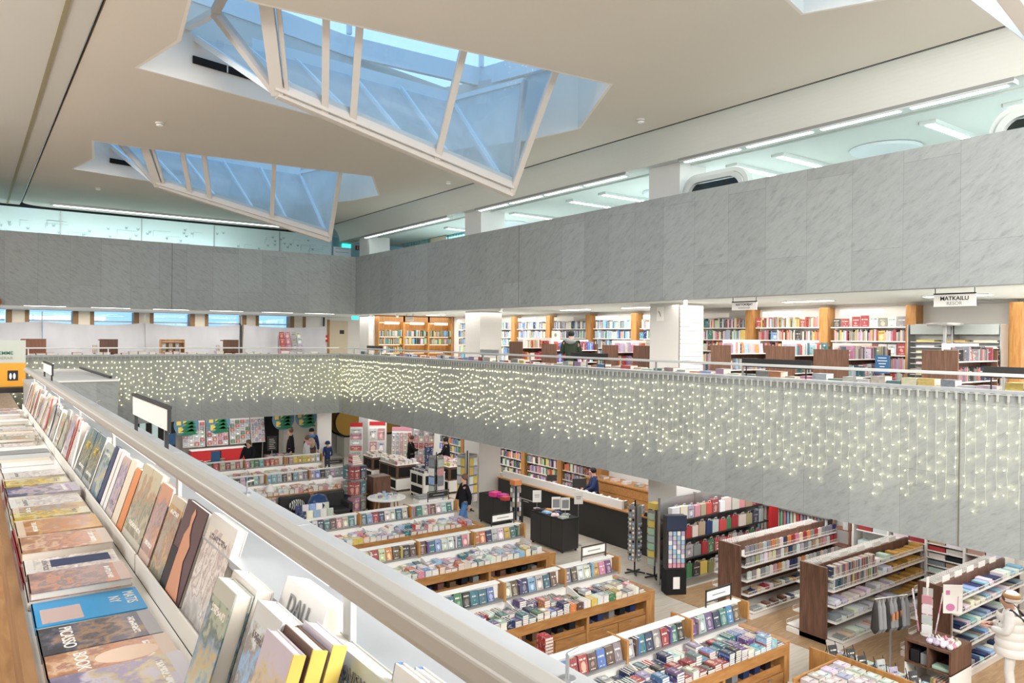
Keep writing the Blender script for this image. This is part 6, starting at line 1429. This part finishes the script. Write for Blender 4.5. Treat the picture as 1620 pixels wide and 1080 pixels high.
t = thing('display_pile', 'dark stack of glossy magazines right of the round white table', 'magazines', (10.75, 19.3, .0))
box(0, .8, 0, .35, 0, .75).build('plinth', M['signw'], t)
for k in range(4): box(.02, .78, .02, .33, .751+k*.03, .775+k*.03).build('magazine', plain['grey' if k % 2 else 'silver'], t)
t = thing('round_table', 'round table with navy and white gift books before the armchairs', 'table', (7.5, 19.3, 0)); MB().lathe([(.62, .68), (.64, .71), (.62, .73)], 0, 0, 32).build('tabletop', M['oak'], t); MB().lathe([(.05, 0), (.05, .68)], 0, 0, 12).build('stem', M['steel'], t); MB().lathe([(.3, 0), (.3, .03)], 0, 0, 20).build('foot', M['steel'], t)
for k in range(10): c = ['navy', 'white', 'sky', 'white', 'silver'][k % 5]; book('%s gift book standing on the round table before the armchairs, %s' % (c, nth(k)), 'gift books on the round table', c, TM(7.05+(k % 5)*.19, 19.05+(k//5)*.3, .732+0*(k//5), -.1, 0, -.2), (.17, .04, .22+.1*(k//5)))
tag(MB().lathe([(.01, 0), (.27, .02), (.30, .24), (.20, .46), (.01, .52)], 0, 0, 20).build('globe_ornament', vary(mat('night_blue', (.02, .05, .14), .3), .3, 9), None, (7.8, 19.65, .732), smooth=True), 'dark blue round ornament behind the gift books on the round table', 'ornament')
for k, (x, lab) in enumerate(((7.35, 'black armchair with zebra cushion below the sixth table'), (8.42, 'black armchair at the left of the book tower'), (6.1, 'black armchair half hidden by the near handrail'))):
    t = thing('armchair', lab, 'armchair', (x, 20.85, 0)); am = M.setdefault('armch', mat('charcoal_leather', (.03, .03, .032), .5))
    box(0, .95, .0, .75, .14, .42).build('seat', am, t, bevel=.04); box(0, .95, .62, .82, .14, .86).build('backrest', am, t, bevel=.05)
    for s in (0, .82): box(s, s+.13, 0, .75, .14, .60).build('armrest', am, t, bevel=.03)
    for a, b in ((.06, .06), (.89, .06), (.06, .76), (.89, .76)): MB().lathe([(.02, 0), (.02, .14)], a, b, 8).build('leg', M['steel'], t)
cz = mat('zebra', (.7, .7, .68), .9); n_ = cz.node_tree; wv = N(n_, 'ShaderNodeTexWave'); wv.inputs['Scale'].default_value = 5; wv.inputs['Distortion'].default_value = 6; cr_ = N(n_, 'ShaderNodeValToRGB'); cr_.color_ramp.interpolation = 'CONSTANT'; cr_.color_ramp.elements[0].color = (.02, .02, .02, 1); cr_.color_ramp.elements[1].color = (.7, .7, .68, 1); cr_.color_ramp.elements[1].position = .5
tcc = N(n_, 'ShaderNodeTexCoord'); n_.links.new(tcc.outputs['Object'], wv.inputs[0]); n_.links.new(wv.outputs[0], cr_.inputs[0]); n_.links.new(cr_.outputs[0], n_.nodes['Principled BSDF'].inputs['Base Color'])
tag(MB().ball(0, 0, 0, .24, .09, .17, 16).build('cushion', cz, None, (7.83, 21.38, .60), smooth=True), 'zebra-striped cushion on the black armchair', 'cushion')
for k, (x, y) in enumerate(((7.3, 22.2), (9.35, 22.6))):
    tag(MB().lathe([(.14, 0), (.13, .15), (.08, .28), (.02, .33)], 0, 0, 16).build('paper_lamp', M['signw'], None, (x, y, .815), smooth=True), 'white dome-shaped card holder on the sixth table, %s one' % ['left', 'right'][k], 'card holder')
# counters and goods near the far left
t = thing('display_table', 'far low table with colourful boxes and blue cards at the far left', 'table', (5.6, 28.2, 0)); box(0, 2.2, 0, 1.1, .7, .75).build('tabletop', M['walnut'], t)
for a, b in ((.06, .06), (2.1, .06), (.06, 1.0), (2.1, 1.0)): box(a-.04, a+.04, b-.04, b+.04, 0, .7).build('leg', M['walnut'], t)
for k in range(26):
    c = ['cream', 'red', 'tan', 'white', 'pink', 'orange', 'brown', 'teal'][k % 8]; book('%s boxed item on the far left table, %s' % (c, nth(k)), 'boxed items on the far left table', c, TM(5.68+(k % 9)*.235, 28.3+(k//9)*.32, .751, 0, 0, R.uniform(-.2, .2)), (.17, .1, R.uniform(.1, .26)), 'boxed_item')
for k, (x, y, z) in enumerate(((5.9, 29.6, 1.5), (7.1, 28.1, .95))):
    t = thing('price_card', ['blue card sign on a pole at the far left', 'blue card sign beside the bearded man'][k], 'sign', (x, y, 0)); box(0, .32, 0, .015, z, z+.42).build('card', M['blue'], t); MB().tube([(.16, .02, 0), (.16, .02, z)], .012).build('pole', M['steel'], t)
t = thing('chalkboard_sign', 'dark chalkboard with white writing right of the bearded man', 'sign', (9.4, 28.9, 0)); box(0, .36, 0, .02, 1.1, 1.65).build('panel', M['dark'], t); MB().tube([(.18, .03, 0), (.18, .03, 1.1)], .015).build('pole', M['steel'], t)
mm = MB()
for q in range(6): mm.box(.06, .30-.03*(q % 3), -.004, 0, 1.18+q*.07, 1.195+q*.07)
mm.build('print_lines', M['signw'], t)
t = thing('display_table', 'round-fronted table of puzzles and books right of the bearded man', 'table', (9.1, 27.9, 0)); box(0, 1.3, 0, .8, .7, .75).build('tabletop', M['oak'], t); box(.1, 1.2, .1, .7, 0, .7).build('body', M['dark'], t)
for k in range(14):
    c = ['white', 'cream', 'tan', 'brown', 'silver', 'pink', 'navy'][k % 7]; book('%s boxed puzzle on the table beside the bearded man, %s' % (c, nth(k)), 'boxed puzzles beside the bearded man', c, TM(9.15+(k % 5)*.24, 28.0+(k//5)*.24, .751, -.1), (.2, .06, .28), 'puzzle_box')

for nm_, mb_ in OVER.items():
    tag(mb_.build(nm_, M['cover']), 'remaining smaller %ss of the same kind, farther off and mostly hidden' % nm_.replace('_', ' '), 'book', None, 'stuff')
for k_, v_ in NK.items(): print('KIND', k_, v_)
